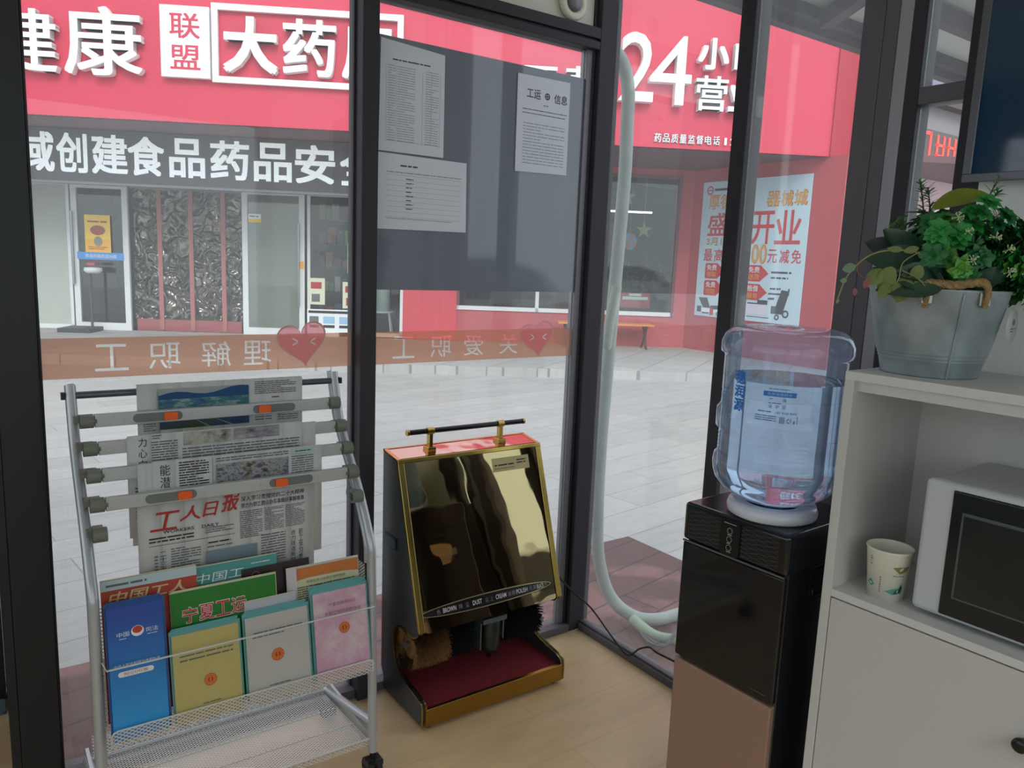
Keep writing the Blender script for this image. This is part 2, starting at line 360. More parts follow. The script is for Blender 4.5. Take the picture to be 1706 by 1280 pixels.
struct('trim_8', MB().box(.05, .11, -1.1, -1.0665, 0, 2.62), ALU, bevel=.003)
struct('trim_9', MB().box(.045, .11, -1.266, -1.2065, 0, 2.62), ALU, bevel=.003)
struct('trim_10', MB().box(.05, .1, -1.206, -1.1005, 1.805, 1.845), ALU_M, bevel=.002)
struct('trim_11', MB().box(.045, .092, -.9375, -.6075, 0, .028).box(.045, .092, -.5445, -.0005, 0, .028).box(.053, .084, -.5445, -.0005, .028, .036).box(.045, .092, -1.206, -1.1005, 0, .9), ALU_M, bevel=.002)
w3 = struct('window_3', MB().box(.067, .073, -.5445, 0, .03, 2.62), GLASS)
w4 = struct('window_4', MB().box(.067, .073, -.9375, -.6075, .03, 2.62), GLASS)
struct('window_9', MB().box(.067, .073, -1.206, -1.1005, .9, 2.62), GLASS)
# passage on the left: dark door, side wall, mat
struct('door_1', MB().box(-3.6, -1.7955, .545, .59, 0, 2.62), pm('dark_door', '1b1c1f', .4, .1))
struct('wall_passage', MB().box(-1.795, -1.776, .001, .6, 0, 2.62), pm('near_black_post', '1f2225', .45))
tag(MB().rrect(-2.5, -1.8, .455, .54, .01, .0, .008).build('door_mat', pm('blue_grey_mat', '5d6874', .9, bump=.4, bscale=300), loc=(-2.1, .49, 0)), 'blue-grey mat on the floor at the foot of the dark door', 'mat')

# pipe collar in the white panel
th = thing('pipe_collar', 'round white wall collar around the pipe in the panel above the cross bar', 'pipe collar', (-.112, .03, 2.26))
f0 = wallfr((-.112, .03, 2.262))
MB().lathe([(.028, .0), (.052, .0), (.056, .006), (.056, .014), (.05, .02), (.034, .02), (.028, .012), (.028, 0)], fr=f0).build('collar', pm('ivory_plastic', 'd8d4c0', .4), th)
MB().lathe([(0, .03), (.02, .03), (.027, .022), (.027, 0)], fr=f0).build('pipe_end', ALU_L, th)

# ------------------------------------------------------------------ ground outside
G = -.12
mpave = brick_mat('pale_stone_paving', 'b0aeac', 'a5a4a2', '8b8987', 1.2, .295, .0045, rot=math.radians(-8), var=.14, rough=.75, off=(0, .155, 0))
struct('pavement', MB().box(-14, 30, -14, 40, G-.3, G), mpave)
struct('paved_band', MB().box(-6, 1.17, .13, .895, G, G+.004).box(.14, 1.17, -4, .13, G, G+.004), brick_mat('red_brown_paving', '8c5e5c', '845856', '553f40', 1.3, .2, .007, rot=math.radians(-11), var=.22, rough=.75, patch='b0a9a8'))
# ------------------------------------------------------------------ shop across the yard
Bf = V(7.88, 7.804, 0); U = V(.8616, -.5075, 0); Nn = V(-.5075, -.8616, 0)
def FA(t=0, s=0): return Fr(Bf+Nn*t+U*s, U, (0, 0, 1), Nn)
F0, F1, F2 = FA(0), FA(1.25), FA(2.35)
REDW = pm('dark_red_wall', 'b04a50', .6, var=.08, vscale=1.5)
REDB = pm('bright_red_panel', 'cf4450', .5, var=.05, vscale=1)
struct('raised_walk', MB().prism([(-16, -12), (8, -12), (8, 3.3), (-16, 3.3)], G, 0, Fr(Bf, U, Nn, (0, 0, 1))), brick_mat('kerb_paving', 'b4b2b0', 'aaa8a6', '86837f', .6, .6, .01, rot=math.radians(-30.5), var=.12, rough=.75))
shop = thing('pharmacy_shop', 'single-storey shop with red front across the paved yard', 'shop', tuple(Bf))
mb = MB()
mb.box(-14, -10.6, 0, 3.1, -6, 0, F0); mb.box(-10.6, -4.25, 2.42, 3.1, -.3, 0, F0)
mb.box(-14, 3, -.0, 6, -6.3, -6, F0)
mb.box(-4.17, -3.24, 0, 3.1, -.3, 0, F0); mb.box(-3.24, .62, 0, .55, -.3, 0, F0)
mb.box(-3.24, .62, 2.99, 3.1, -.3, 0, F0)
mb.box(.62, .85, 0, 3.1, -.3, .0, F0)
mb.build('front_wall', REDW, shop)
MB().box(-4.17, -3.24, .01, 3.09, .0, .02, F0).build('red_pillar', REDB, shop)
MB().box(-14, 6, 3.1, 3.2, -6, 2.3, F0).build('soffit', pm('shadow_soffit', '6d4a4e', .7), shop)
a28 = math.radians(28); DR = U*math.sin(a28)+Nn*math.cos(a28); NR = -U*math.cos(a28)+Nn*math.sin(a28)
FR = Fr(Bf+U*.85, DR, (0, 0, 1), NR)      # wall turned towards the yard; x from the corner outwards
MB().box(0, 2.95, 0, 3.1, -.2, 0, FR).build('return_wall', REDW, shop)
MB().box(-14, 3, -.02, 0, -6, 0, F0).build('shop_floor', pm('shop_floor', '8a8580', .5), shop)
MB().box(-14, 3, .0, 3.1, -4.0, -3.9, F0).build('inner_wall', pm('shop_inner', '4c5051', .7, var=.4, vscale=2), shop)
def shop_window(s0, s1, z0, z1, name='shop_window', mull=()):
    fm = MB(); 
    for a, b, c, d in ((s0, s1, z0, z0+.07), (s0, s1, z1-.05, z1), (s0, s0+.05, z0, z1), (s1-.05, s1, z0, z1)): fm.box(a, b, c, d, -.04, .03, F0)
    if name == 'shop_window': fm.m = [0]*6+[(1 if s1 > 0 else 0)]*18
    for q in mull: fm.box(q-.03, q+.03, z0, z1, -.04, .03, F0)
    o = fm.build(name, [pm('white_shop_frame', 'd8d9da', .4), pm('maroon_frame', '6a3a40', .5)], shop)
    g = MB().box(s0+.04, s1-.04, z0+.04, z1-.03, -.01, -.004, F0).build('pane', SGL if name == 'shop_window' else film('frosted_glass', (.9, .95, .92), ('e6eae2', .85), .05), shop); g.parent = o; return o
shop_window(-3.24, .62, .55, 2.99, mull=(-1.83,))
shop_window(-5.8, -4.17, .02, 2.42)
shop_window(-10.6, -9.66, 0, 2.42, 'frosted_window')  # milky white tint stands in for the strong reflection in this pane
# goods and lights inside the shop
sh = MB()
for i in range(5): sh.box(-5.75, -4.3, .3+i*.42, .33+i*.42, -.9, -.5, F0)
shelf_t = thing('display_shelf', 'dark display shelving behind the shop glass right of the white door', 'shelf', tuple(F0.p(-5, 0, -.7)))
sh.box(-5.75, -4.3, 0, 2.3, -.92, -.9, F0); sh.build('shelf_frame', pm('shelf_dark', '45454c', .5), shelf_t)
cols = ['8a4a90', 'b0505a', '4a6a90', '9a9a60', '5a8a6a', 'b8b0a8', '6a4a80', 'a87a50']
sp = []
for i in range(5):
    x = -5.7
    while x < -4.4:
        wd = random.uniform(.07, .16); hh = random.uniform(.12, .3)
        sp.append((x, i, wd, hh)); x += wd+.02
for x, i, wd, hh in sp:
    o = MB().box(x, x+wd, .332+i*.42, .332+i*.42+hh, -.8, -.6, F0).build('medicine_box', pm('box_'+cols[len(WB) % 8], cols[len(WB) % 8], .6), loc=tuple(F0.p(x+wd/2, .332+i*.42, -.7)))
    tag(o, 'small medicine box on the shelving behind the shop glass', 'box', 'medicine boxes on the shop shelving')
for s0, s1, z, g in ((-.42, .42, 2.42, 1), (-2.9, -1.4, 2.45, 1)):
    o = MB().box(s0, s1, z, z+.03, -1.2, -1.15, F0).build('ceiling_tube_light', pm('tube_light', 'f4f6ff', .4, emit=4), loc=tuple(F0.p((s0+s1)/2, z, -1.17)))
    tag(o, 'lit white tube light inside the shop behind the window beside the red column' if s0 > -1 else 'lit white tube light inside the shop hidden behind the grey sheet', 'light')

def leaf_door(s0, s1, z1, name, label, pale=.1):
    d = thing(name, label, 'door', tuple(F0.p((s0+s1)/2, 0, .05)))
    m = MB(); wd = .09
    for a, b, c, e in ((s0, s1, 0, .12), (s0, s1, z1-.09, z1), (s0, s0+wd, .12, z1-.09), (s1-wd, s1, .12, z1-.09)): m.box(a, b, c, e, .0, .06, F0)
    m.build('door_frame', pm('white_shop_frame', 'd8d9da', .4), d)
    MB().box(s0+wd, s1-wd, .12, z1-.09, .025, .031, F0).build('pane', film('door_glass', (.8, .84, .82), ('d4dacf', pale), .02, (.95, 1, .97), 1.8) if pale > .2 else SGL, d)  # pale: milky tint imitating a bright reflection in the door pane
    return d
d1 = leaf_door(-9.62, -8.72, 2.42, 'glass_door', 'white-framed glass door with a yellow sticker and blue strip, left of the strip curtain')
MB().tube([(-9.6, .75, .1), (-9.6, 1.95, .1)], .018, 8, fr=F0).tube([(-9.6, .9, .03), (-9.6, .9, .1)], .012, 6, fr=F0).tube([(-9.6, 1.8, .03), (-9.6, 1.8, .1)], .012, 6, fr=F0).build('handle', pm('steel', '9a9c9e', .3, .9), d1)
MB().box(-9.55, -8.8, 1.17, 1.29, .062, .064, F0).text('欢迎光临欢迎光临', -9.42, -8.92, 1.2, 1.26, .066, fr=F0, m=1).build('blue_strip', [pm('blue_strip', '4a90d8', .5), WHITEP], d1)
t = MB().box(-9.41, -9.0, 1.29, 1.90, .066, .07, F0); t.quad(-9.4, -9.01, 1.3, 1.5, .072, F0, 1); t.disc(-9.2, 1.65, .12, .08, .073, F0, 2); t.disc(-9.2, 1.47, .07, .08, .073, F0, 3); t.lines(-9.36, -9.05, 1.76, 1.82, 1, .073, F0, 2); t.lines(-9.36, -9.05, 1.33, 1.39, 2, .074, F0, 2)
tag(t.build('yellow_notice', [pm('yellow_print', 'f0c63a', .5), pm('orange_print', 'f0b02a', .5), pm('brown_print', 'a0402c', .5), pm('grey_print', '8a8478', .5)], loc=tuple(F0.p(-9.2, 1.3, .07))), 'yellow notice stuck on the left white shop door', 'poster')
d2 = leaf_door(-6.87, -5.84, 2.44, 'glass_door', 'white-framed glass door right of the strip curtain, small label near its top', .3)
MB().tube([(-5.93, .5, .1), (-5.93, 1.9, .1)], .018, 8, fr=F0).tube([(-5.93, .7, .03), (-5.93, .7, .1)], .012, 6, fr=F0).tube([(-5.93, 1.75, .03), (-5.93, 1.75, .1)], .012, 6, fr=F0).build('handle', pm('steel', '9a9c9e', .3, .9), d2)
MB().box(-6.77, -6.56, 1.89, 2.03, .033, .036, F0).quad(-6.77, -6.56, 1.89, 1.95, .038, F0, 1).lines(-6.75, -6.6, 1.97, 2.01, 1, .038, F0, 2).build('door_label', [WHITEP, pm('yellow_print', 'f0c63a', .5), INKG], d2)
MB().rrect(-6.55, -6.35, .3, .6, .06, .033, .05, F0.turn(12).at(.0, .0)).build('soap_box', WHITEP, d2)
MB().box(-5.92, -5.85, 1.15, 1.27, .062, .066, F0).build('warning_label', pm('amber_print', 'f0a020', .5), d2)
# strip curtain in the open doorway
cu = thing('strip_curtain', 'clear wavy plastic strip curtain with red-brown seams in the shop doorway', 'curtain', tuple(F0.p(-7.8, 0, 0)))
PVC = film('clear_pvc', (.62, .48, .32), None, .04, (1, .90, .74), 2.3, wav=4.5)
edges = [-8.68, -8.24, -7.73, -7.2, -6.9]
for i in range(4):
    n = 10; m = MB()
    for k in range(n):
        a = edges[i]+(edges[i+1]-edges[i])*k/n; b = edges[i]+(edges[i+1]-edges[i])*(k+1)/n
        f_ = lambda q: .02*math.sin(q*23)
        for z in range(8): m.add([F0.p(a, .2+z*.275, f_(a+z*.3)-.05), F0.p(b, .2+z*.275, f_(b+z*.3)-.05), F0.p(b, .2+(z+1)*.275, f_(b+z*.3+.3)-.05), F0.p(a, .2+(z+1)*.275, f_(a+z*.3+.3)-.05)], [(0, 1, 2, 3)], 0, True)
    m.build('plastic_strip', PVC, cu)
for x in edges[1:4]: MB().box(x-.035, x+.035, .02, 2.4, -.02, -.005, F0).build('seam', pm('red_brown_seam', 'a4605a', .6), cu)
MB().box(-8.7, -6.88, 2.36, 2.42, -.06, .0, F0).build('header', pm('steel', '9a9c9e', .3, .9), cu)
MB().box(-8.66, -6.92, .0, .2, -.055, -.03, F0).build('hem', pm('red_brown_hem', '96484a', .6), cu)

# shop notices behind the glass
def notice(s0, s1, z0, z1, t, label, base, bits, cat='poster'):
    m = MB().box(s0, s1, z0, z1, t, t+.004, F0); mats = [base]
    for i, (a, b, c, d, mt) in enumerate(bits): mats.append(mt); m.quad(s0+(s1-s0)*a, s0+(s1-s0)*b, z0+(z1-z0)*c, z0+(z1-z0)*d, t+.006, F0, i+1)
    tag(m.build('notice', mats, loc=tuple(F0.p((s0+s1)/2, z0, t))), label, cat)
GP = pm('green_print', '3f9a4e', .5)
notice(-5.12, -4.82, 1.1, 1.6, .032, 'pale notice with a green picture on the shop glass, highest of the window notices', pm('cream_print', 'dcdcc4', .5), [(.15, .85, .45, .9, GP), (.1, .9, .1, .3, INKG)])
notice(-5.78, -5.5, .55, 1.0, .032, 'cream notice with red print low on the shop glass beside the right door frame', pm('cream_print', 'dcdcc4', .5), [(.15, .8, .6, .85, INKR), (.2, .7, .1, .4, INKG)])
notice(-5.2, -4.9, .5, .95, .032, 'cream notice with red print below the green notice on the shop glass', pm('cream_print', 'dcdcc4', .5), [(.15, .8, .6, .85, INKR), (.2, .7, .1, .4, pm('brown_print', 'a0402c', .5))])
notice(-5.8, -5.02, -.02, .47, .04, 'white information sheet with dark headings at the foot of the shop glass', WHITEP, [(.03, .95, .86, .95, INK), (.05, .25, .5, .75, INKG), (.35, .6, .5, .75, pm('pale_blue_print', '9cc0dc', .5)), (.7, .92, .5, .75, pm('pale_blue_print', '9cc0dc', .5)), (.05, .25, .35, .45, INK), (.35, .6, .35, .45, INK), (.7, .92, .35, .45, INK), (.7, .92, .05, .2, INK)])
notice(-.35, .2, .68, .95, -.02, 'small red sign low inside the shop window above the bench', pm('red_print', 'b63840', .5), [(.08, .92, .55, .75, WHITEP), (.3, .7, .8, .95, WHITEP)], 'sign')
# body scale
bs = thing('weighing_scale', 'tall body scale with a round dial head standing before the left shop door', 'scale', tuple(F0.p(-9.3, 0, .45)))
MB().box(-9.62, -9.12, 0.0, .07, .2, .7, F0).build('platform', pm('scale_dark', '33373a', .5), bs)
MB().tube([(-9.25, .06, .3), (-9.25, .98, .3)], .022, 10, fr=F0).build('post', pm('scale_dark', '33373a', .5), bs)
MB().lathe([(0, 0), (.1, 0), (.14, .04), (.13, .09), (0, .1)], fr=Fr(F0.p(-9.2, .95, .3), U, Nn, (0, 0, 1))).build('dial', pm('scale_white', 'd0d4d6', .4), bs)
MB().box(-9.26, -9.14, 1.08, 1.12, .22, .38, F0).build('top_plate', pm('red_print', 'b63840', .5), bs)
# standing white cylinder and stool seen beside the pillar
st_ = thing('stool', 'white metal stool at the shop glass beside the red pillar', 'stool', tuple(F0.p(-4.55, 0, -.35)))
MB().disc(-4.55, -.35, .19, .19, .42, Fr(Bf, U, Nn, (0, 0, 1)), z1=.45).build('seat', WHITEP, st_)
for a in (-1, 1):
    for b in (-1, 1): MB().tube([(-4.55+a*.12, .42, -.35+b*.12), (-4.55+a*.17, 0.0, -.35+b*.17)], .014, 8, fr=F0).build('leg', WHITEP, st_)
tag(MB().lathe([(0, 0), (.13, 0), (.13, .5), (.12, .52), (0, .52)], fr=Fr(F0.p(-4.55, .451, -.35), U, Nn, (0, 0, 1))).build('white_drum', pm('drum_white', 'dfe3e4', .5), loc=tuple(F0.p(-4.55, .451, -.35))), 'white cylinder standing on the stool behind the shop glass', 'canister')
# paper stars and ball hanging in the shop window
def star(cx, cz, r, t, label):
    pts = []
    for k in range(10): a = PI/2+PI*k/5; q = r if k % 2 == 0 else r*.4; pts.append((cx+q*math.cos(a), cz+q*math.sin(a)))
    m = MB().prism(pts, t, t+.02, F0); m.tube([(cx, cz+r, t+.01), (cx, 2.98, t+.01)], .004, 5, fr=F0)
    tag(m.build('hanging_star', pm('star_gold', 'b8ae6a', .5), loc=tuple(F0.p(cx, cz, t))), label, 'ornament', 'stars hanging in the shop window')
star(-.28, 2.62, .17, -.25, 'gold star hanging highest in the shop window by the red column')
star(.06, 2.06, .15, -.25, 'pale star hanging lower in the shop window, right of the ball')
bl = MB()
for k in range(8):
    bl.poly([(-.215, 1.845)]+[(-.215+.13*math.cos(2*PI*(k+j/4)/8), 1.845+.145*math.sin(2*PI*(k+j/4)/8)) for j in range(5)], -.1, F0, k % 2)
bl.disc(-.215, 1.845, .13, .145, -.13, F0, 0, z1=-.101)
bl.tube([(-.215, 1.98, -.11), (-.215, 2.98, -.11)], .004, 5, fr=F0)
tag(bl.build('hanging_ball', [pm('ball_blue', '4a9ad0', .5), pm('ball_orange', 'd8603c', .5)], loc=tuple(F0.p(-.215, 1.845, -.1))), 'round blue and orange ornament hanging in the shop window', 'ornament')
pl_ = MB()
for k in range(160):
    x = random.gauss(0, .28)+-.1; z = random.uniform(.7, 1.7); y = -.6+random.gauss(0, .15); s = .06
    pl_.add([F0.p(x, z, y), F0.p(x+s, z+.02, y+.02), F0.p(x+s*.6, z+s, y)], [(0, 1, 2)])
pl_.tube([(-.1, 0, -.6), (-.1, 1.6, -.6)], .02, 6, fr=F0)
tag(pl_.build('indoor_tree', pm('dim_green', '3f6a4c', .7), loc=tuple(F0.p(-.1, 0, -.6))), 'dim green plant standing behind the shop window above the bench', 'plant')  # leaf scatter added in place of greenery mirrored in the glass

# bench
be = thing('bench', 'bench with orange seat slats and black curly iron legs against the red shop wall', 'bench', tuple(F0.p(-.65, 0, .35)))
for k in range(3): MB().box(-1.5, .17, .40, .43, .16+k*.13, .27+k*.13, F0).build('seat_slat', pm('orange_slat', 'd98432', .5), be)
for x in (-1.35, .05):
    MB().tube([(x, .4, .5), (x, .33, .42), (x, .22, .36), (x, .1, .42), (x, .0, .52)], .02, 8, fr=F0).tube([(x, .4, .18), (x, .33, .26), (x, .22, .34), (x, .1, .26), (x, .0, .16)], .02, 8, fr=F0).box(x-.02, x+.02, .37, .4, .16, .52, F0).build('leg', pm('cast_iron', '3a3436', .6), be)

# fascia with raised letters
FAS = pm('fascia_pink_red', 'd2304f', .42, var=.03, vscale=.6)
LET = pm('white_letter', 'f6f8f8', .35)
fa = thing('shop_sign', 'large red shop sign board with raised white characters above the shop front', 'sign', tuple(F2.p(-3, 3.09, 0)))
m = MB().box(-14, 2.46, 3.10, 5.6, -.1, 0, F2); m.build('sign_board', FAS, fa)
MB().box(2.08, 2.46, 3.10, 5.6, .001, .03, F2).build('edge_panel', pm('deep_red', 'b0152f', .45), fa)
def letter(ch, x0, x1, z0, z1, b=.012, th=.12): MB().text(ch, x0, x1, z0, z1, .01, th, F2, 0, b).build('letter', LET, fa)
letter('健', -9.52, -8.56, 3.62, 4.4); letter('康', -8.47, -7.48, 3.62, 4.48)
bx_ = MB().box(-7.25, -6.62, 3.66, 4.56, .01, .1, F2).text('联', -7.13, -6.74, 4.15, 4.47, .103, 0, F2, 1, .01).text('盟', -7.13, -6.74, 3.76, 4.07, .103, 0, F2, 1, .01)
bx_.build('letter_box', [LET, FAS], fa)
m = MB()
for a, b, c, d in ((-6.6, -4.07, 4.55, 4.63), (-6.6, -4.07, 3.63, 3.71), (-6.6, -6.52, 3.71, 4.55), (-4.15, -4.07, 3.71, 4.55)): m.box(a, b, c, d, .01, .07, F2)
m.build('letter_frame', LET, fa)
letter('大', -6.44, -5.73, 3.76, 4.47, .03); letter('药', -5.66, -4.96, 3.76, 4.48, .018); letter('房', -4.88, -4.2, 3.76, 4.5, .018)
letter('百', -2.42, -1.96, 3.62, 4.07); letter('草', -1.84, -1.3, 3.62, 4.1)
letter('2', -1.09, -.61, 3.68, 4.59, .004, .14); letter('4', -.67, -.08, 3.66, 4.57, .0, .14)
letter('小', .0, .44, 4.16, 4.58, .03); letter('时', .52, .96, 4.14, 4.56, .015); letter('营', .0, .46, 3.61, 4.08, .012); letter('业', .48, .94, 3.62, 4.09, .03)
for i, ch in enumerate('药品质量监督电话'):
    x = -.52+i*.122; letter(ch, x, x+.098, 3.17, 3.29, .008, .02)
letter('12', .50, .70, 3.175, 3.275, .02, .02)
# scrolling letter board below it
le = thing('led_board', 'long black letter board with silver characters under the red sign', 'sign', tuple(F1.p(-8, 2.33, 0)))
MB().box(-13, -4.3, 2.33, 3.09, -.12, 0, F1).build('board', pm('led_black', '4b474b', .5), le)
MB().box(-13, -4.3, 2.30, 2.335, -.12, .03, F1).build('bottom_rail', ALU_L, le)
LED = pm('silver_led', 'eef2f4', .4, var=.12, vscale=40, emit=.22)      # glow added to brighten the silver characters in the overhang's shade
for ch, a, b in (('域', -9.78, -9.25), ('创', -9.22, -8.78), ('建', -8.72, -8.2), ('食', -8.2, -7.67), ('品', -7.6, -7.08), ('药', -7.0, -6.43), ('品', -6.36, -5.8), ('安', -5.75, -5.15), ('全', -5.08, -4.5)):
    MB().text(ch, a, b, 2.46, 3.03, .003, .01, F1, 0, .022).build('character', LED, le)

# opening poster on the return wall
po = MB(); mats = [pm('poster_paper', 'bcd2de', .55, var=.05, vscale=1.2), pm('poster_red', 'c03a40', .5), pm('poster_gold', 'd8a23c', .5), pm('poster_black', '3a3c46', .5), WHITEP, pm('poster_lilac', 'd5cfe0', .5)]
px0, px1, pz0, pz1 = .24, 2.42, .61, 2.88
po.box(px0, px1, pz0, pz1, .01, .02, FR); d = .022
po.ring(.40, 2.74, .05, .075, d, FR, 1).quad(.35, .45, 2.73, 2.75, d+.001, FR, 1).lines(.5, .95, 2.70, 2.79, 1, d, FR, 3)
for ch, a, b in (('厚', .4, .62), ('德', .66, .92), ('器', 1.62, 1.86), ('械', 1.9, 2.1), ('城', 2.14, 2.36)):
    po.text(ch, a-.01, b+.01, 2.42, 2.66, d, 0, FR, 1, .015).text(ch, a, b, 2.43, 2.65, d+.003, 0, FR, 2, .01)
for ch, a, b in (('盛', .40, .86), ('大', .92, 1.3), ('开', 1.36, 1.8), ('业', 1.82, 2.3)): po.text(ch, a, b, 1.98 if ch == '盛' else 1.84, 2.36, d, 0, FR, 1, .015)
po.text('3月11', .40, .84, 1.82, 1.95, d, 0, FR, 3, .03).text('3月11', .405, .835, 1.825, 1.945, d+.002, 0, FR, 2, .0)
for ch, a, b in (('最', .36, .56), ('高', .6, .8), ('元', 1.72, 1.9), ('减', 1.95, 2.13), ('免', 2.17, 2.35)): po.text(ch, a, b, 1.55, 1.76, d, 0, FR, 1, .012)
po.text('00', 1.4, 1.7, 1.53, 1.84, d, 0, FR, 1, .015).text('00', 1.41, 1.69, 1.54, 1.83, d+.003, 0, FR, 2, 0)
for (x, z, top, bot) in ((.42, 1.26, '免费', '领取'), (.42, .97, '免费', '领取'), (1.33, 1.25, '免费', '送货'), (1.33, .95, '租借', '服务')):
    po.rrect(x, x+.3, z, z+.26, .03, d, None, FR, 1).poly([(x+.3, z+.02), (x+.44, z+.13), (x+.3, z+.24)], d, FR, 1)
    po.text(top, x+.04, x+.26, z+.14, z+.235, d+.003, 0, FR, 4, .005).text(bot, x+.04, x+.26, z+.03, z+.12, d+.003, 0, FR, 2, .005)
po.lines(1.82, 2.2, 1.37, 1.44, 1, d, FR, 3).lines(1.82, 2.15, 1.29, 1.35, 1, d, FR, 3).lines(1.82, 2.15, 1.12, 1.18, 1, d, FR, 3).lines(1.8, 2.2, 1.04, 1.1, 1, d, FR, 3).lines(1.8, 1.92, .96, 1.02, 1, d, FR, 3)
# hospital bed and wheelchair pictures
po.poly([(.32, .93), (.52, .93), (.6, .76), (.44, .76)], d+.002, FR, 3).poly([(.6, .8), (.95, .82), (.95, .74), (.6, .74)], d+.002, FR, 3).quad(.34, .8, .68, .75, d+.001, FR, 4).quad(.3, .4, .68, .78, d+.002, FR, 3).quad(.6, .68, .64, .76, d+.003, FR, 1).quad(.42, .58, .66, .68, d+.004, FR, 3).ring(.78, .67, .02, .035, d+.003, FR, 3)
po.quad(1.36, 1.8, .72, .9, d+.001, FR, 5).quad(1.4, 1.8, .89, .91, d+.002, FR, 3).quad(1.6, 1.8, .91, .96, d+.002, FR, 3).quad(1.4, 1.85, .68, .69, d+.002, FR, 3)
po.poly([(1.95, .83), (2.12, .83), (2.2, 1.12), (2.05, 1.14)], d+.002, FR, 3).quad(1.83, 1.93, .99, 1.01, d+.002, FR, 3).quad(1.88, 2.12, .76, .88, d+.003, FR, 3).ring(2.16, .77, .035, .06, d+.004, FR, 3).ring(2.0, .71, .025, .045, d+.004, FR, 3).quad(2.0, 2.03, 1.14, 1.17, d+.002, FR, 3).quad(2.17, 2.2, 1.12, 1.16, d+.002, FR, 3)
tag(po.build('opening_poster', mats, loc=tuple(FR.p(1.3, .61, .01))), 'tall pale blue poster with red and gold characters on the red wall', 'poster')

# ------------------------------------------------------------------ grey canopy and building to the right of the booth
ca = thing('canopy', 'grey steel canopy frame with pale soffit panels outside the right-hand windows', 'canopy', (1.8, .2, 2.6))
CG = pm('canopy_grey', '464046', .6, 0, spec=.2); CP = pm('canopy_panel', 'b9b7b4', .6)
MB().box(.9, 4.5, .40, .46, 2.6, 2.68).box(.9, 4.5, .34, .40, 2.64, 2.72).build('front_beam', CG, ca)
MB().box(1.75, 4.5, -.1, -.04, 2.6, 2.68).build('back_beam', CG, ca)
rb = Fr((1.49, -.03, 2.6), V(.21, .325, 0).normalized(), V(-.325, .21, 0).normalized())
MB().box(-.4, .42, -.03, .03, .0, .08, rb).build('cross_rib', CG, ca)
MB().box(1.0, 4.5, -.6, .40, 2.7, 2.72).build('soffit_panel', CP, ca)
for x in (4.4,): MB().box(x, x+.1, .34, .44, G, 2.6).build('canopy_post', CG, ca)

nb = thing('neighbour_building', 'pale pink-walled building with a dark brown roof behind the right-hand posts', 'building', (14, 5.5, G))
MB().box(10.3, 20, 5.0, 9, G, 3.75).build('wall', pm('pink_wall', 'd9b3b6', .6), nb)
MB().box(10.3, 20, 4.9, 9, 3.86, 4.25).box(10.3, 20, 4.85, 4.95, 3.75, 3.86).build('eave', pm('grey_fascia', '8f8688', .6), nb)
MB().prism([(10.0, 4.25), (21, 4.25), (21, 4.35), (13.5, 5.0)], -9.5, -4.7, Fr((0, 0, 0), (1, 0, 0), (0, 0, 1), (0, -1, 0))).build('roof', pm('brown_roof', '5a4f4c', .7), nb)
MB().box(12.1, 12.7, 4.96, 5.0, 1.2, 2.6).build('lit_window', pm('window_white', 'f0f0e8', .4), nb)  # plain white panel on the pink wall
ls = thing('red_led_sign', 'dark sign band with glowing red characters under the brown roof', 'sign', (11.9, 4.85, 3.3))
MB().box(10.3, 14, 4.80, 4.89, 3.28, 3.85).build('band', pm('led_band', '574f50', .5), ls)
g_ = MB(); fl_ = wallfr((0, 4.795, 0))
RL = pm('red_led', 'ff3a30', .5, emit=1.2)
for kind, bars in (('seven', ((0, .2, .42, .47), (.05, .1, 0, .45))), ('box', ((.3, .35, 0, .47), (.6, .65, 0, .47), (.3, .65, .42, .47), (.45, .6, 0, .05))), ('H', ((.84, .89, .0, .45), (1.05, 1.1, 0, .45), (.84, 1.1, .1, .14), (.84, 1.1, .27, .31))), ('H', ((1.22, 1.27, 0, .45), (1.43, 1.48, 0, .45), (1.22, 1.48, .1, .14), (1.22, 1.48, .27, .31)))):
    c_m = MB()
    for a, b, c, d in bars: c_m.box(10.74+a, 10.74+b, 3.34+c, 3.34+d, 0, .01, fl_)
    c_m.build('character', RL, ls)
tag(MB().box(13, 30, 10, 14, G, 9).build('grey_block', pm('lavender_grey', '85839a', .7), loc=(20, 12, G)), 'plain lavender-grey block rising behind the brown-roofed building', 'building')

# ------------------------------------------------------------------ insulated pipe outside the corner
pi_ = thing('insulated_pipe', 'thick pale green wrapped pipe hanging outside the glass corner and bending along the ground', 'pipe', (.32, .2, G))
PW = pm('pipe_wrap', 'a4aca6', .6, var=.12, vscale=6, bump=.5, bscale=30)
def smooth(pts, n=6):
    out = []
    for i in range(len(pts)-1):
        p0, p1, p2, p3 = (Vector(pts[max(i-1, 0)]), Vector(pts[i]), Vector(pts[i+1]), Vector(pts[min(i+2, len(pts)-1)]))
        for k in range(n):
            t = k/n; out.append(tuple(.5*((2*p1)+(-p0+p2)*t+(2*p0-5*p1+4*p2-p3)*t*t+(-p0+3*p1-3*p2+p3)*t**3)))
    return out+[tuple(pts[-1])]
MB().tube(smooth([(-.11, .14, 2.27), (.1, .2, 2.25), (.255, .2, 2.2), (.318, .2, 2.1), (.328, .2, 1.95), (.332, .2, 1.74), (.318, .2, 1.386), (.303, .2, 1.02), (.290, .2, .643), (.296, .2, .35), (.322, .2, .15), (.36, .16, 0.0), (.42, .08, -.07), (.52, .02, -.085), (.75, .0, -.085), (1.1, -.1, -.085)]), .0265, 14).build('wrapped_pipe', PW, pi_)
MB().tube(smooth([(.30, .17, 1.32), (.275, .17, 1.2), (.262, .17, 1.07)]), [.02]*12+[.016], 8).build('loose_wrap_end', pm('pale_wrap', 'a9b0a4', .6), pi_)
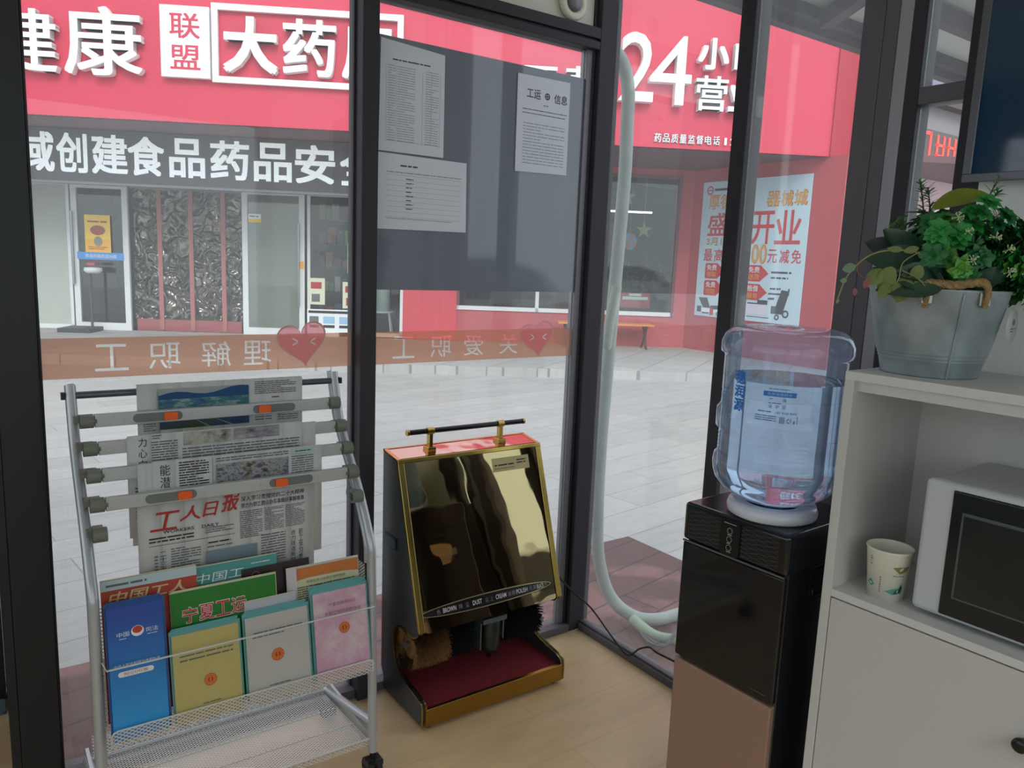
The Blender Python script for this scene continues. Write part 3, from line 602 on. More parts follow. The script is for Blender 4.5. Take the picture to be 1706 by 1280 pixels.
MB().tube(smooth([(.40, .06, -.07), (.42, -.06, -.1), (.5, -.14, -.1), (.62, -.16, -.1)]), .022, 10).build('drain_branch', pm('green_hose', '9fb29c', .6), pi_)
for k, c in enumerate((.0, .018)):
    MB().tube(smooth([(.41, .05, -.09), (.36+c, -.08, -.1), (.37+c, -.16, -.085), (.42+c, -.15, -.06), (.55, -.1, -.06), (.8, -.12, -.09)]), .006, 6).build('cable', pm('grey_cable', '55565a', .5), pi_)

# ------------------------------------------------------------------ stickers and sheets on the glass
BAND = film('orange_film', (.95, .62, .46), ('cfa08c', .52), .1); BANDT = film('pale_film', (1, .9, .8), ('e6dcc8', .8), .1)
fg = wallfr((0, .0355, 0))
def band(x0, x1, chars, label):
    m = MB().cutout([(ch, cx-.038, cx+.038, 1.088, 1.156) for ch, cx in chars], x0, x1, 1.072, 1.173, 0, fg, 0)
    tag(m.build('window_film_band', [BAND, BANDT], loc=((x0+x1)/2, .0355, 1.072), solid=0), label, 'sticker', 'orange film bands on the windows')
band(-1.682, -.886, (('工', -1.53), ('职', -1.405), ('解', -1.275), ('理', -1.165)), 'orange film band with mirrored pale characters across the left window above the newspaper rack')
band(-.829, -.036, (('工', -.71), ('职', -.575), ('爱', -.45), ('关', -.31)), 'orange film band with mirrored pale characters across the middle window under the grey sheet')
HP = film('heart_film', (.9, .5, .5), ('f0aab4', .68), .1); HE = pm('heart_edge', 'd9a79c', .6)
def heart(cx, cz, w, h, label):
    m = MB(); 
    def hp(sc, n=40):
        o = []
        for k in range(n):
            a = 2*PI*k/n; x = math.sin(a)**3; y = (13*math.cos(a)-5*math.cos(2*a)-2*math.cos(3*a)-math.cos(4*a))/17
            X_, Y_ = x*w/2*sc, (y+.1)*h/1.9*sc; o.append((cx+X_*.985-Y_*.15, cz+Y_*.985+X_*.15))
        return o
    A, B_ = hp(1), hp(.93); m.poly(B_, .0012, fg, 0)
    for i in range(40): j = (i+1) % 40; m.poly([A[i], A[j], B_[j], B_[i]], .0012, fg, 1)
    for sx in (-1, 1):
        ex = cx+sx*w*.14+.004; 
        for sg in (1, -1): m.poly([(ex+sx*.014, cz+.006+sg*.010), (ex+sx*.014, cz+.010+sg*.010), (ex-sx*.004, cz+.009), (ex-sx*.004, cz+.005)], .002, fg, 2)
    tag(m.build('heart_sticker', [HP, HE, WHITEP], loc=(cx, .034, cz)), label, 'sticker', 'heart stickers on the windows')
heart(-1.035, 1.142, .148, .146, 'pink heart sticker with a winking face on the left window beside the post')
heart(-.188, 1.136, .150, .142, 'pink heart sticker with a winking face on the middle window beside the corner post')
# grey sheet
gs = MB().box(-.81, -.035, 1.302, 2.035, .0, .003, wallfr((0, .036, 0)))
m_, t_, o2 = new_mat('grey_sheet'); p_ = t_.nodes.new('ShaderNodeBsdfPrincipled'); p_.inputs['Base Color'].default_value = lin('7c818d'); p_.inputs['Roughness'].default_value = .04; t_.links.new(p_.outputs[0], o2.inputs[0])
p_.inputs['Specular IOR Level'].default_value = .7
tag(gs.build('grey_sheet', m_, loc=(-.42, .034, 1.302)), 'large glossy slate-grey sheet fixed behind the upper middle window', 'panel')
fs = wallfr((0, .030, 0))
def sheet(name, pts, label, draw):
    m = MB(); x0, x1 = pts[0][0], pts[1][0]; 
    m.prism(pts, 0, .0006, fs, 0); draw(m); tag(m.build(name, [PAPERW, pm('faint_ink', '9498a0', .8), pm('soft_ink', '4a4c52', .8)], loc=(pts[0][0], .03, pts[0][1])), label, 'notice')
def dr1(m):
    m.lines(-.765, -.64, 1.968, 1.976, 1, .001, fs, 2); m.quad(-.785, -.6, 1.742, 1.743, .001, fs, 1)
    for k in range(31): z = 1.95-k*.007; m.lines(-.78, -.755, z+.002, z+.006, 1, .001, fs, 1); m.lines(-.748, -.69, z+.002, z+.006, 1, .001, fs, 1); m.lines(-.655, -.61, z+.002, z+.006, 1, .001, fs, 1)
    for x in (-.785, -.752, -.665, -.635, -.605): m.quad(x, x+.0008, 1.742, 1.955, .001, fs, 1)
sheet('list_notice', [(-.807, 1.711), (-.588, 1.711), (-.590, 2.012), (-.803, 2.026)], 'white upright sheet filled with a long printed table, top left on the grey sheet', dr1)
def dr2(m):
    m.lines(-.735, -.59, 1.668, 1.678, 1, .001, fs, 2)
    for k in range(9): z = 1.645-k*.0155; m.quad(-.785, -.52, z, z+.0007, .001, fs, 1)
    for k in range(8): m.lines(-.715, -.69, 1.632-k*.0125, 1.638-k*.0125, 1, .001, fs, 2)
    m.lines(-.78, -.52, 1.65, 1.656, 1, .001, fs, 1); m.lines(-.78, -.55, 1.515, 1.519, 1, .001, fs, 1)
sheet('table_notice', [(-.809, 1.484), (-.499, 1.488), (-.503, 1.703), (-.811, 1.706)], 'white sheet laid sideways with a faint table, lower left on the grey sheet', dr2)
def dr3(m):
    m.text('工运', -.28, -.223, 1.937, 1.967, .001, 0, fs, 2, .01); m.text('信息', -.166, -.11, 1.934, 1.964, .001, 0, fs, 2, .01)
    m.ring(-.195, 1.951, .007, .011, .001, fs, 2, 16); m.quad(-.1965, -.1935, 1.94, 1.962, .0012, fs, 2); m.quad(-.204, -.186, 1.9495, 1.9525, .0012, fs, 2)
    m.lines(-.21, -.19, 1.918, 1.923, 1, .001, fs, 2); m.lines(-.295, -.11, 1.899, 1.904, 1, .001, fs, 2); m.lines(-.295, -.115, 1.887, 1.892, 1, .001, fs, 2)
    m.lines(-.29, -.115, 1.725, 1.862, 14, .001, fs, 1, .25)
sheet('news_notice', [(-.316, 1.699), (-.0985, 1.704), (-.0995, 2.010), (-.318, 2.008)], 'white printed sheet headed with large characters, right side of the grey sheet', dr3)

# ------------------------------------------------------------------ newspaper rack
RX0, RX1 = -1.635, -.990
rk = thing('newspaper_rack', 'silver metal newspaper and magazine rack on wheels in front of the left window', 'rack', (-1.31, -.3, 0))
TUB = pm('silver_tube', 'b6babf', .32, .45); TUBD = pm('dark_grey_tube', '5d6066', .35, .5); CUPM = pm('olive_grey_plastic', '70756a', .5)
prof = smooth([(-.372, .075), (-.363, .335), (-.352, .6), (-.345, .655), (-.318, .705), (-.26, .79), (-.177, .887), (-.125, .962), (-.085, 1.075)], 4)
cups = [(-.15, 1.0), (-.197, .945), (-.24, .893), (-.279, .837), (-.307, .778)]
WMESH = grid_mesh_mat('white_wire_mesh', 'dfe0dc', 78, .30, ('X', 'Z')); WMESHH = grid_mesh_mat('white_wire_mesh_flat', 'dfe0dc', 70, .30, ('X', 'Y')); WMESHS = grid_mesh_mat('white_wire_mesh_side', 'dfe0dc', 78, .30, ('Y', 'Z'))
WIRE = pm('white_wire', 'd5d6d4', .4, .3)
for X, sg in ((RX0, 1), (RX1, -1)):
    MB().tube([(X, y, z) for y, z in prof], .012, 14).build('side_tube', TUB, rk)
    MB().tube([(X+sg*.004, y+.022, z) for y, z in prof[8:]], .007, 8).build('inner_tube', TUB, rk)
    MB().tube([(X, -.368, .16), (X, -.2, .12), (X, -.04, .085)], .012, 10).box(X-.004, X+.004, -.365, -.04, .075, .12).build('side_rail', TUB, rk)
    MB().tube([(X, -.045, .09), (X, -.045, .055)], .012, 10).build('rear_foot', TUB, rk)
    for y in (-.372, -.045):
        f = Fr((X, y, 0)); c = MB(); 
        for k in (-1, 1): c.tube([(X+k*.004, y, .029), (X+k*.018, y, .029)], .029, 28)
        o = c.build('caster', RUBBER, rk); MB().tube([(X, y, .04), (X, y, .075)], .008, 10).box(X-.022, X+.022, y-.022, y+.014, .04, .055).build('caster_fork', BLACKP, rk)
    for i, (y, z) in enumerate(cups):
        c = MB(); x0 = X+sg*.010; x1 = X+sg*.038
        # open cradle: thick ring with the bar's end inside
        n = 24
        for k in range(n):
            a, b = 2*PI*k/n, 2*PI*(k+1)/n; ro, ri = .0165, .0115
            pts = [(ri*math.cos(a), ri*math.sin(a)), (ro*math.cos(a), ro*math.sin(a)), (ro*math.cos(b), ro*math.sin(b)), (ri*math.cos(b), ri*math.sin(b))]
            c.prism(pts, min(x0, x1), max(x0, x1), Fr((0, y, z), (0, 1, 0), (0, 0, 1), (1, 0, 0)))
        c.box(min(x0, x0+sg*.003), max(x0, x0+sg*.003), y-.013, y+.013, z-.013, z+.013)
        c.box(min(X, x1-sg*.004), max(X, x1-sg*.004), y+.012, y+.045, z-.006, z+.008)
        c.build('holder_cup', CUPM, rk)
MB().tube([(RX0, -.092, 1.052), (RX1, -.092, 1.052)], .0085, 12).build('cross_bar', TUBD, rk)
for X, sg in ((RX0, -1), (RX1, 1)): MB().box(min(X+sg*.012, X+sg*.02), max(X+sg*.012, X+sg*.02), -.10, -.084, 1.044, 1.06).build('end_cap', BLACKP, rk)
# magazine tray: mesh back, mesh front lip, mesh floor, retaining wire
def msh(m, pts, mt=0): m.add([V(*p) for p in pts], [(0, 1, 2, 3)], mt); return m
msh(MB(), [(RX0+.015, -.30, .30), (RX1-.015, -.30, .30), (RX1-.015, -.285, .60), (RX0+.015, -.285, .60)]).build('mesh_back', WMESH, rk)
msh(MB(), [(RX0+.018, -.408, .328), (RX1-.018, -.408, .328), (RX1-.018, -.41, .364), (RX0+.018, -.41, .364)]).build('mesh_lip', WMESH, rk)
msh(MB(), [(RX0+.018, -.408, .328), (RX1-.018, -.408, .328), (RX1-.018, -.30, .30), (RX0+.016, -.30, .30)]).build('mesh_floor', WMESHH, rk)
MB().tube([(RX0+.018, -.408, .33), (RX0+.018, -.41, .356), (RX0+.022, -.41, .363), (RX0+.03, -.41, .366), (RX1-.03, -.41, .366), (RX1-.022, -.41, .363), (RX1-.018, -.41, .356), (RX1-.018, -.408, .33)], .0022, 6).build('lip_wire', WIRE, rk)
MB().tube([(RX0+.01, -.36, .508), (RX0+.014, -.405, .508), (RX1-.014, -.405, .508), (RX1-.01, -.36, .508)], .0023, 6).build('retaining_wire', WIRE, rk)
msh(MB(), [(RX0+.014, -.375, .36), (RX0+.014, -.305, .33), (RX0+.014, -.29, .6), (RX0+.014, -.34, .6)]).build('mesh_side', WMESHS, rk)
msh(MB(), [(RX1-.014, -.375, .36), (RX1-.014, -.305, .33), (RX1-.014, -.29, .6), (RX1-.014, -.34, .6)]).build('mesh_side', WMESHS, rk)
# lower shelf
msh(MB(), [(RX0+.012, -.37, .112), (RX1-.012, -.37, .112), (RX1-.012, -.05, .082), (RX0+.012, -.05, .082)]).build('mesh_shelf', WMESHH, rk)
msh(MB(), [(RX0+.012, -.37, .094), (RX1-.012, -.37, .094), (RX1-.012, -.37, .113), (RX0+.012, -.37, .113)]).build('mesh_shelf_lip', WMESH, rk)
msh(MB(), [(RX0+.012, -.05, .082), (RX1-.012, -.05, .082), (RX1-.012, -.04, .15), (RX0+.012, -.04, .15)]).build('mesh_shelf_back', WMESH, rk)
MB().tube([(RX0, -.371, .114), (RX1, -.371, .114)], .0032, 6).build('shelf_wire', WIRE, rk)
MB().tube([(RX0, -.047, .088), (RX1, -.047, .088)], .005, 8).build('rear_bar', TUB, rk)
for y in (-.16, -.27):
    z = .082+(-y-.05)/.32*.03; MB().tube([(RX0+.012, y, z+.001), (RX1-.012, y, z+.001)], .0018, 6).build('shelf_rib', WIRE, rk)

# clamp bars
ORG = pm('orange_button', 'f0601c', .35); SLOT = pm('slot_grey', '6f7371', .5)
BARM = pm('clamp_aluminium', 'b8bcbc', .42, .3)
clab = ['topmost silver clamp bar with two orange buttons, holding the landscape-photo newspaper', 'second silver clamp bar from the top, mostly hidden behind its newspaper', 'third silver clamp bar from the top, mostly hidden behind its newspaper', 'lowest silver clamp bar with two orange buttons, holding the red-titled newspaper']
for i in range(4):
    y, z = cups[i]; cb = thing('clamp_bar', clab[i], 'clamp bar', (-1.31, y, z), 'newspaper clamp bars on the rack')
    front = y-.010
    MB().box(RX0+.040, RX1-.040, y-.008, y+.008, z-.015, z+.015).build('rail', BARM, cb, bevel=.002)
    MB().tube([(RX0+.014, y, z), (RX0+.045, y, z)], .0095, 12).tube([(RX1-.014, y, z), (RX1-.045, y, z)], .0095, 12).build('end_pin', CUPM, cb)
    fb = wallfr((0, y-.0082, z))
    for s, x0, x1 in ((0, -1.515, -1.405), (1, -1.235, -1.125)):
        q = MB(); q.rrect(x0, x1, -.0105, .0105, .010, 0, .0012, fb).build('slot', SLOT, cb)
        bx0 = x1-.048 if s == 0 else x0+.008
        MB().rrect(bx0+.006, bx0+.036, -.0095, .0095, .004, .0012, .007, fb).build('button', ORG, cb)
    for x in (-1.532, -1.385, -1.255, -1.108): MB().disc(x, 0, .003, d=0, fr=fb, z1=.0018, n=12).build('screw', TUB, cb)

# newspapers
def newspaper(x0, x1, z0, z1, y, label, draw, mats, layers=((.0, .0, .0, .0),), cat='newspaper'):  # first layer is the front page
    t = thing('newspaper', label, cat, ((x0+x1)/2, y, z0), 'newspapers hanging on the rack')
    for i, (dx0, dx1, dz, dy) in enumerate(layers):
        m = MB(); n = 8; f = wallfr((0, y+dy, 0)); ww = .0015*(i+1)
        for k in range(n):
            a = x0+dx0+(x1+dx1-x0-dx0)*k/n; b = x0+dx0+(x1+dx1-x0-dx0)*(k+1)/n
            m.add([f.p(a, z0+dz, ww*math.sin(k*1.3)), f.p(b, z0+dz, ww*math.sin((k+1)*1.3)), f.p(b, z1-(.004 if i else 0), 0), f.p(a, z1-(.004 if i else 0), 0)], [(0, 1, 2, 3)], 0, True)
        m.build('inner_sheet' if i else 'front_sheet', PAPER, t, solid=.0012 if i else .0012)
    f = wallfr((0, y-.0022, 0)); m = MB(); draw(m, f); m.build('print', mats, t)
    return t
LAND = photo_mat('landscape_print', ['123a5a', '2a5f8a', '2f6a66', '8aa0a0', '1c4a70'], 25, (1, 1, 3))
SKYP = pm('print_sky', '9aa0a4', .8); DKGR = photo_mat('field_print', ['1d3320', '3a4a28', '20406a', '16305a'], 14, (1, 1, 2))
PH1 = photo_mat('grey_photo_print', ['3a3834', '8a8a80', 'b0b0a8', '5a5a54'], 30, (1, 1, 1)); PH2 = photo_mat('street_photo_print', ['2c2a2e', '6a5a50', '9aa0a2', '4a4a66', '8a4a40'], 40, (1, 1, 1.5))
SEA = ramp_mat('sea_print', '6e7076', '7c98a4', 2, .08, .16, .8); TEALP = pm('pale_teal_print', '9fc0c0', .8)
def n1(m, f):
    m.quad(-1.455, -1.239, 1.028, 1.063, 0, f, 2).quad(-1.455, -1.239, .985, 1.045, .0002, f, 1)
    mt = [(-1.455, 1.036)]+[(-1.455+k*.0216, 1.046+.006*math.sin(k*.9)+.0012*k) for k in range(11)]+[(-1.239, 1.036)]; m.poly(mt, .0005, f, 6)
    m.quad(-1.453, -1.239, .962, .985, .0006, f, 3).poly([(-1.34, .962), (-1.335, .962), (-1.37, .982), (-1.372, .982)], .0008, f, 2).poly([(-1.285, .962), (-1.279, .962), (-1.32, .98), (-1.322, .98)], .0008, f, 2)
    m.lines(-1.224, -1.115, 1.035, 1.07, 7, 0, f, 5).lines(-1.18, -1.16, 1.022, 1.029, 1, 0, f, 4).lines(-1.224, -1.12, 1.008, 1.014, 1, 0, f, 5).lines(-1.224, -1.18, .965, .985, 3, 0, f, 5).lines(-1.165, -1.11, .962, .99, 5, 0, f, 5).lines(-1.49, -1.462, .96, .98, 4, 0, f, 5)

newspaper(-1.502, -1.100, .66, 1.077, -.134, 'newspaper with a blue mountain landscape photo, hanging highest at the back of the rack', n1, [PAPER, LAND, SKYP, DKGR, pm('maroon_ink', '7a3a40', .7), INKG, pm('print_mountain', '1d4a78', .8)], ((0, 0, 0, 0), (.004, .004, -.01, .004)))
def n2(m, f):
    m.vtext('力心向穷', -1.515, -1.497, .862, .967, 0, f, 4, .0, .2)
    m.lines(-1.487, -1.43, .875, .955, 13, 0, f, 5).lines(-1.485, -1.465, .958, .97, 2, 0, f, 5)
    m.quad(-1.417, -1.306, .938, .969, 0, f, 1).quad(-1.300, -1.187, .94, .969, .0001, f, 3)
    m.lines(-1.42, -1.135, .905, .933, 4, 0, f, 5).quad(-1.49, -1.13, .899, .9005, 0, f, 5).lines(-1.42, -1.135, .86, .895, 5, 0, f, 5).lines(-1.525, -1.5, .77, .85, 10, 0, f, 5)

newspaper(-1.537, -1.127, .735, .971, -.2155, 'newspaper with two grey photos in a row, second from the top of the rack', n2, [PAPER, PH1, SKYP, photo_mat('violet_photo_print', ['4a4458', '8a8890', 'a8a8a0'], 30), INK, INKG], ((0, 0, 0, 0), (-.002, .038, -.01, .004), (.004, .02, -.03, .005)))
def n3(m, f):
    m.vtext('能潜费消', -1.478, -1.456, .79, .908, 0, f, 4, .0, .12)
    m.lines(-1.437, -1.37, .83, .91, 13, 0, f, 4).lines(-1.353, -1.178, .898, .910, 2, 0, f, 5)
    m.quad(-1.353, -1.178, .838, .893, 0, f, 3)
    m.quad(-1.17, -1.112, .898, .911, 0, f, 1).lines(-1.16, -1.12, .902, .907, 1, .0003, f, 4).lines(-1.17, -1.112, .835, .894, 10, 0, f, 5).quad(-1.362, -1.361, .82, .91, 0, f, 5)

newspaper(-1.494, -1.092, .64, .915, -.2565, 'newspaper with a colourful street photo, third from the top of the rack', n3, [PAPER, TEALP, SKYP, PH2, INK, INKG], ((0, 0, 0, 0), (-.012, .004, -.012, .004), (-.03, .0, .01, .005)))
def n4(m, f):
    for ch, a, b, c, d in (('工', -1.505, -1.448, .752, .797), ('人', -1.442, -1.395, .768, .803), ('日', -1.390, -1.360, .771, .806), ('报', -1.348, -1.310, .776, .826)): m.text(ch, a, b, c, d, 0, 0, f, 1, .012, shear=.25)
    m.text('WORKERS    DAILY', -1.478, -1.352, .744, .752, 0, 0, f, 4, .01)
    m.lines(-1.508, -1.41, .723, .739, 2, 0, f, 4).lines(-1.384, -1.318, .728, .744, 3, 0, f, 5).quad(-1.508, -1.316, .7165, .718, 0, f, 5)
    m.text('深入学习贯彻党的二十大精神', -1.300, -1.142, .795, .808, 0, 0, f, 4, .005); m.text('努力为职工群众办实事做好事解难事', -1.300, -1.142, .778, .791, 0, 0, f, 4, .005)
    m.lines(-1.31, -1.15, .816, .821, 1, 0, f, 5)
    for a, b in ((-1.303, -1.248), (-1.243, -1.195), (-1.19, -1.140)): m.lines(a, b, .700 if a < -1.25 else .712, .772, 14, 0, f, 5)
    m.lines(-1.498, -1.490, .60, .695, 12, 0, f, 5); m.vtext('二十三点七万人次', -1.486, -1.472, .60, .702, 0, f, 4, .0, .1)
    m.lines(-1.462, -1.395, .57, .707, 22, 0, f, 5).lines(-1.378, -1.325, .700, .708, 1, 0, f, 4).lines(-1.38, -1.32, .690, .697, 1, 0, f, 5)
    m.quad(-1.383, -1.262, .58, .684, 0, f, 3).lines(-1.252, -1.19, .58, .704, 18, 0, f, 5).vtext('合力铁道新时代', -1.176, -1.164, .60, .702, 0, f, 4, .0, .1).vtext('职工学习贯彻', -1.156, -1.145, .60, .702, 0, f, 4, .0, .1)

newspaper(-1.530, -1.124, .545, .845, -.2675, 'newspaper with a big red brush title, hanging lowest and nearest on the rack', n4, [PAPER, pm('masthead_red', 'b22c2a', .7), SKYP, SEA, INK, INKG], ((0, 0, 0, 0), (.003, .004, -.01, .003), (.0, .012, -.02, .0045)))

# ------------------------------------------------------------------ magazines in the tray
TEAL = pm('teal_paper', '6fb0ae', .6); CREAM = pm('cream_paper', 'd9d3ae', .6)
EQ = []
def booklet(name, x0, x1, z0, z1, y0, y1, sheets, mat, edge, label, draw=None, extra=(), cat='booklet', skew=0, th=.0016):
    """stack leaning back: foot at y0, head at y1; several thin leaves fanned"""
    f0 = Fr((x0, y0, z0), (1, 0, skew), V(0, y1-y0, z1-z0).normalized(), V(0, -(z1-z0), (y1-y0)).normalized())
    H = V(0, y1-y0, z1-z0).length; Wd = x1-x0
    t = thing(name, label, cat, ((x0+x1)/2, y0, z0), 'printed matter in the rack tray')
    m = MB()
    for k in range(1, sheets):
        dx = .0035*(k % 4)-.004; m.box(dx, Wd+dx, .0, H+.0022*k, -.0022*k-th, -.0022*k, f0)
    if sheets > 1: m.build('lower_copies', edge, t)
    MB().box(0, Wd, 0, H, -th, 0, f0).build('cover', mat, t)
    EQ.clear()
    if draw: q = MB(); draw(q, f0, Wd, H); q.build('cover_print', list(extra), t)
    for a in EQ: e = MB(); emblem_shape(e, *a, 0, 1); e.build('emblem', [EMB, EMR], t)
    return t
BLUE = ramp_mat('blue_cover', '2f9ee0', '2448a4', 2, .02, .27, .35)
EMB = pm('emblem_gold', 'd9a832', .5); EMR = pm('emblem_red', 'c23c1e', .5)
def emblem(q, f, cx, cy, r, a=0, b=1): EQ.append((f, cx, cy, r))
def emblem_shape(q, f, cx, cy, r, a=0, b=1): q.ring(cx, cy, r*.95, r*1.12, .0006, f, b).ring(cx, cy, r*.84, r*.95, .0006, f, a).ring(cx, cy, r*.68, r*.84, .0006, f, b).ring(cx, cy, r*.58, r*.68, .0006, f, a).disc(cx, cy, r*.58, d=.0006, fr=f, m=b).quad(cx-r*.05, cx+r*.05, cy-r*.5, cy+r*.5, .0009, f, a)
def bl1(q, f, w, h):
    q.text('中国', w*.16, w*.38, h*.775, h*.81, .0006, 0, f, 0, .0).text('司法', w*.68, w*.9, h*.775, h*.81, .0006, 0, f, 0, .0)
    q.disc(w*.53, h*.8, w*.115, w*.105, .0006, f, 0).disc(w*.53, h*.81, w*.09, w*.07, .0009, f, 1).lines(w*.2, w*.35, h*.755, h*.765, 1, .0006, f, 0).lines(w*.7, w*.88, h*.755, h*.765, 1, .0006, f, 0)
    q.text('中华人民共和国法律援助法', w*.08, w*.9, h*.545, h*.572, .0006, 0, f, 0, .0).rrect(w*.14, w*.78, h*.475, h*.515, .006, .0006, None, f, 0).text('知识问答', w*.24, w*.68, h*.483, h*.508, .001, 0, f, 1, .0)
booklet('law_leaflet', -1.612, -1.500, .335, .622, -.402, -.352, 6, BLUE, pm('blue_leaf', '2a5a9a', .5), 'blue booklet stack with a small red emblem, leftmost in the front row of the rack', bl1, [WHITEP, pm('emblem_red', 'c23c1e', .5)])
YEL = pm('mustard_cover', 'c0b26e', .6, var=.03)
def title2(q, f, w, h, m, y=.74):
    q.lines(w*.1, w*.9, h*(y+.035), h*(y+.07), 1, .0006, f, m); q.lines(w*.1, w*.9, h*(y-.02), h*(y+.02), 1, .0006, f, m)
def ye(q, f, w, h): title2(q, f, w, h, 0, .70); emblem(q, f, w*.53, h*.42, w*.085, 1, 2); q.lines(w*.4, w*.68, h*.15, h*.175, 1, .0006, f, 0)
booklet('yellow_booklet', -1.485, -1.338, .335, .532, -.402, -.366, 7, YEL, TEAL, 'mustard yellow booklet with a round red emblem, second from the left in the front row', ye, [INKG, EMB, EMR], skew=.0)
def gr(q, f, w, h): q.lines(w*.12, w*.9, h*.79, h*.82, 1, .0006, f, 0); q.lines(w*.1, w*.6, h*.74, h*.77, 1, .0006, f, 0); emblem(q, f, w*.48, h*.5, w*.09, 1, 2); q.lines(w*.32, w*.66, h*.14, h*.165, 1, .0006, f, 0)
booklet('white_booklet', -1.322, -1.170, .335, .535, -.402, -.366, 7, pm('pale_grey_cover', 'bdbab4', .6), TEAL, 'pale grey booklet with a round red emblem, third from the left in the front row', gr, [INKG, EMB, EMR])
PINK = photo_mat('pink_cover', ['c9a0b0', 'cf9fb4', 'd8c2c8', 'c078a0'], 9, (1, 1, 1))
def pk(q, f, w, h):
    q.text('宁夏回族自治区', w*.28, w*.8, h*.83, h*.87, .0006, 0, f, 0, .0).text('女职工劳动保护办法', w*.2, w*.88, h*.73, h*.775, .0006, 0, f, 0, .0); emblem(q, f, w*.55, h*.56, w*.09, 1, 2)
booklet('pink_booklet', -1.154, -1.012, .335, .556, -.402, -.362, 9, PINK, TEAL, 'pink flowered booklet with a round red emblem, rightmost in the front row of the rack', pk, [pm('violet_ink', '8a6a84', .6), EMB, EMR, pm('rose_print', 'c07a98', .6)])
# back row
def rd(q, f, w, h):
    q.quad(0, w, h*.93, h, .0006, f, 0); q.lines(w*.05, w*.95, h*.945, h*.98, 1, .001, f, 2); q.text('中国工人', w*.06, w*.88, h*.83, h*.915, .0006, 0, f, 1, .015, shear=.3)
    for a in (.38, .72): q.ring(w*a, h*.83, w*.02, w*.035, .0006, f, 1)
booklet('red_magazine', -1.615, -1.415, .35, .668, -.345, -.305, 2, pm('orange_red_cover', 'b0402a', .45, var=.1, vscale=6), CREAM, 'red magazine with a pale top strip, leftmost in the back row of the rack', rd, [pm('sky_strip', 'b8cad0', .5), pm('khaki_print', 'd0b884', .5), INKG], cat='magazine')
booklet('teal_magazine', -1.432, -1.222, .35, .656, -.332, -.294, 2, pm('teal_cover', '4f9a96', .5), CREAM, 'teal magazine with brush characters, standing behind the green magazine', lambda q, f, w, h: q.text('中国工', w*.07, w*.60, h*.87, h*.945, .0006, 0, f, 0, .0, shear=.2).lines(w*.7, w*.92, h*.95, h*.965, 1, .0006, f, 0), [WHITEP], cat='magazine')
booklet('dark_magazine', -1.31, -1.14, .35, .632, -.341, -.299, 1, pm('dark_cover', '2a1c20', .4), CREAM, 'dark brown magazine edge showing between the teal and the orange magazines', lambda q, f, w, h: q.ring(w*.2, h*.93, w*.05, w*.06, .0006, f, 0), [pm('rose_line', '9a5a5a', .5)], cat='magazine')
def gn(q, f, w, h):
    for k, ch in enumerate('宁夏工运'):
        a = w*(.10+.145*k*1.05); q.text(ch, a-.001, a+w*.14+.001, h*.74, h*.875, .0006, 0, f, 0, .03).text(ch, a, a+w*.138, h*.745, h*.87, .0014, 0, f, 1, .008)
booklet('green_magazine', -1.478, -1.236, .33, .617, -.368, -.327, 3, pm('green_cover', '1f7a24', .4), CREAM, 'bright green magazine with red white-edged characters in the middle of the rack', gn, [WHITEP, pm('title_red', 'c8342c', .5)], cat='magazine')
booklet('white_leaflet', -1.315, -1.19, .33, .565, -.3755, -.341, 2, pm('bluish_white', 'b9bec6', .6), CREAM, 'plain bluish white leaflet behind the pale grey booklet', cat='leaflet')
booklet('pale_leaflet', -1.205, -1.18, .34, .618, -.359, -.318, 2, pm('lilac_white', 'cfc6cc', .6), CREAM, 'narrow pale strip of a leaflet left of the orange topped magazine', cat='leaflet')
def oc(q, f, w, h):
    q.quad(0, w, h*.9, h, .0006, f, 0); q.poly([(0, h*.9), (0, h*.88)]+[(w*k/8, h*(.88+.03*math.sin(PI*k/8))) for k in range(1, 8)]+[(w, h*.88), (w, h*.9)], .0007, f, 0)
    q.text('西夏区总工会职工维权热线', w*.22, w*.8, h*.85, h*.875, .0009, 0, f, 1, .0); q.lines(w*.08, w*.95, h*.62, h*.83, 10, .0006, f, 1)
booklet('orange_topped_magazine', -1.194, -1.012, .34, .612, -.352, -.312, 3, CREAM, pm('pale_edge', 'd8d2c8', .6), 'cream magazine with an orange top edge, rightmost in the back row of the rack', oc, [pm('orange_top', 'cf7a3a', .5), pm('olive_ink', '6a6a4a', .6)], cat='magazine')

# ------------------------------------------------------------------ shoe polishing machine
PX0, PX1 = -.783, -.245
sp_ = thing('shoe_polisher', 'tall gold-fronted shoe polishing machine with a black handle rod and red carpet, by the corner', 'shoe polisher', (-.51, -.13, 0))
SIDE = pm('charcoal_lacquer', '2f3439', .3, .1, bump=.02, bscale=5)
body = [(-.003, .014), (-.004, .05), (.014, .08), (.018, .806), (-.076, .791), (-.237, .298)]
hook = smooth([(-.237, .298), (-.225, .280), (-.198, .270), (-.172, .272), (-.145, .282), (-.107, .270), (-.078, .240), (-.073, .185), (-.090, .140), (-.125, .116), (-.175, .104), (-.225, .097), (-.258, .090), (-.272, .076), (-.273, .014)], 4)
prof2 = body[:-1]+hook
fs_ = Fr((0, 0, 0), (0, 1, 0), (0, 0, 1), (1, 0, 0))
for nm, a, b in (('left', PX0, PX0+.012), ('right', PX1-.012, PX1)):
    MB().prism(prof2, a, b, fs_).build('side_panel', SIDE, sp_, bevel=.0012)
    q = MB(); q.strip(hook[1:], a-.0015, b+.0025, .003, fs_); q.build('gold_edge', GOLD, sp_)
fp = Fr((0, -.076, .791), (1, 0, 0), V(0, .161, .493).normalized(), V(0, -.493, .161).normalized())   # sloping front, y up along it
L_ = .5186
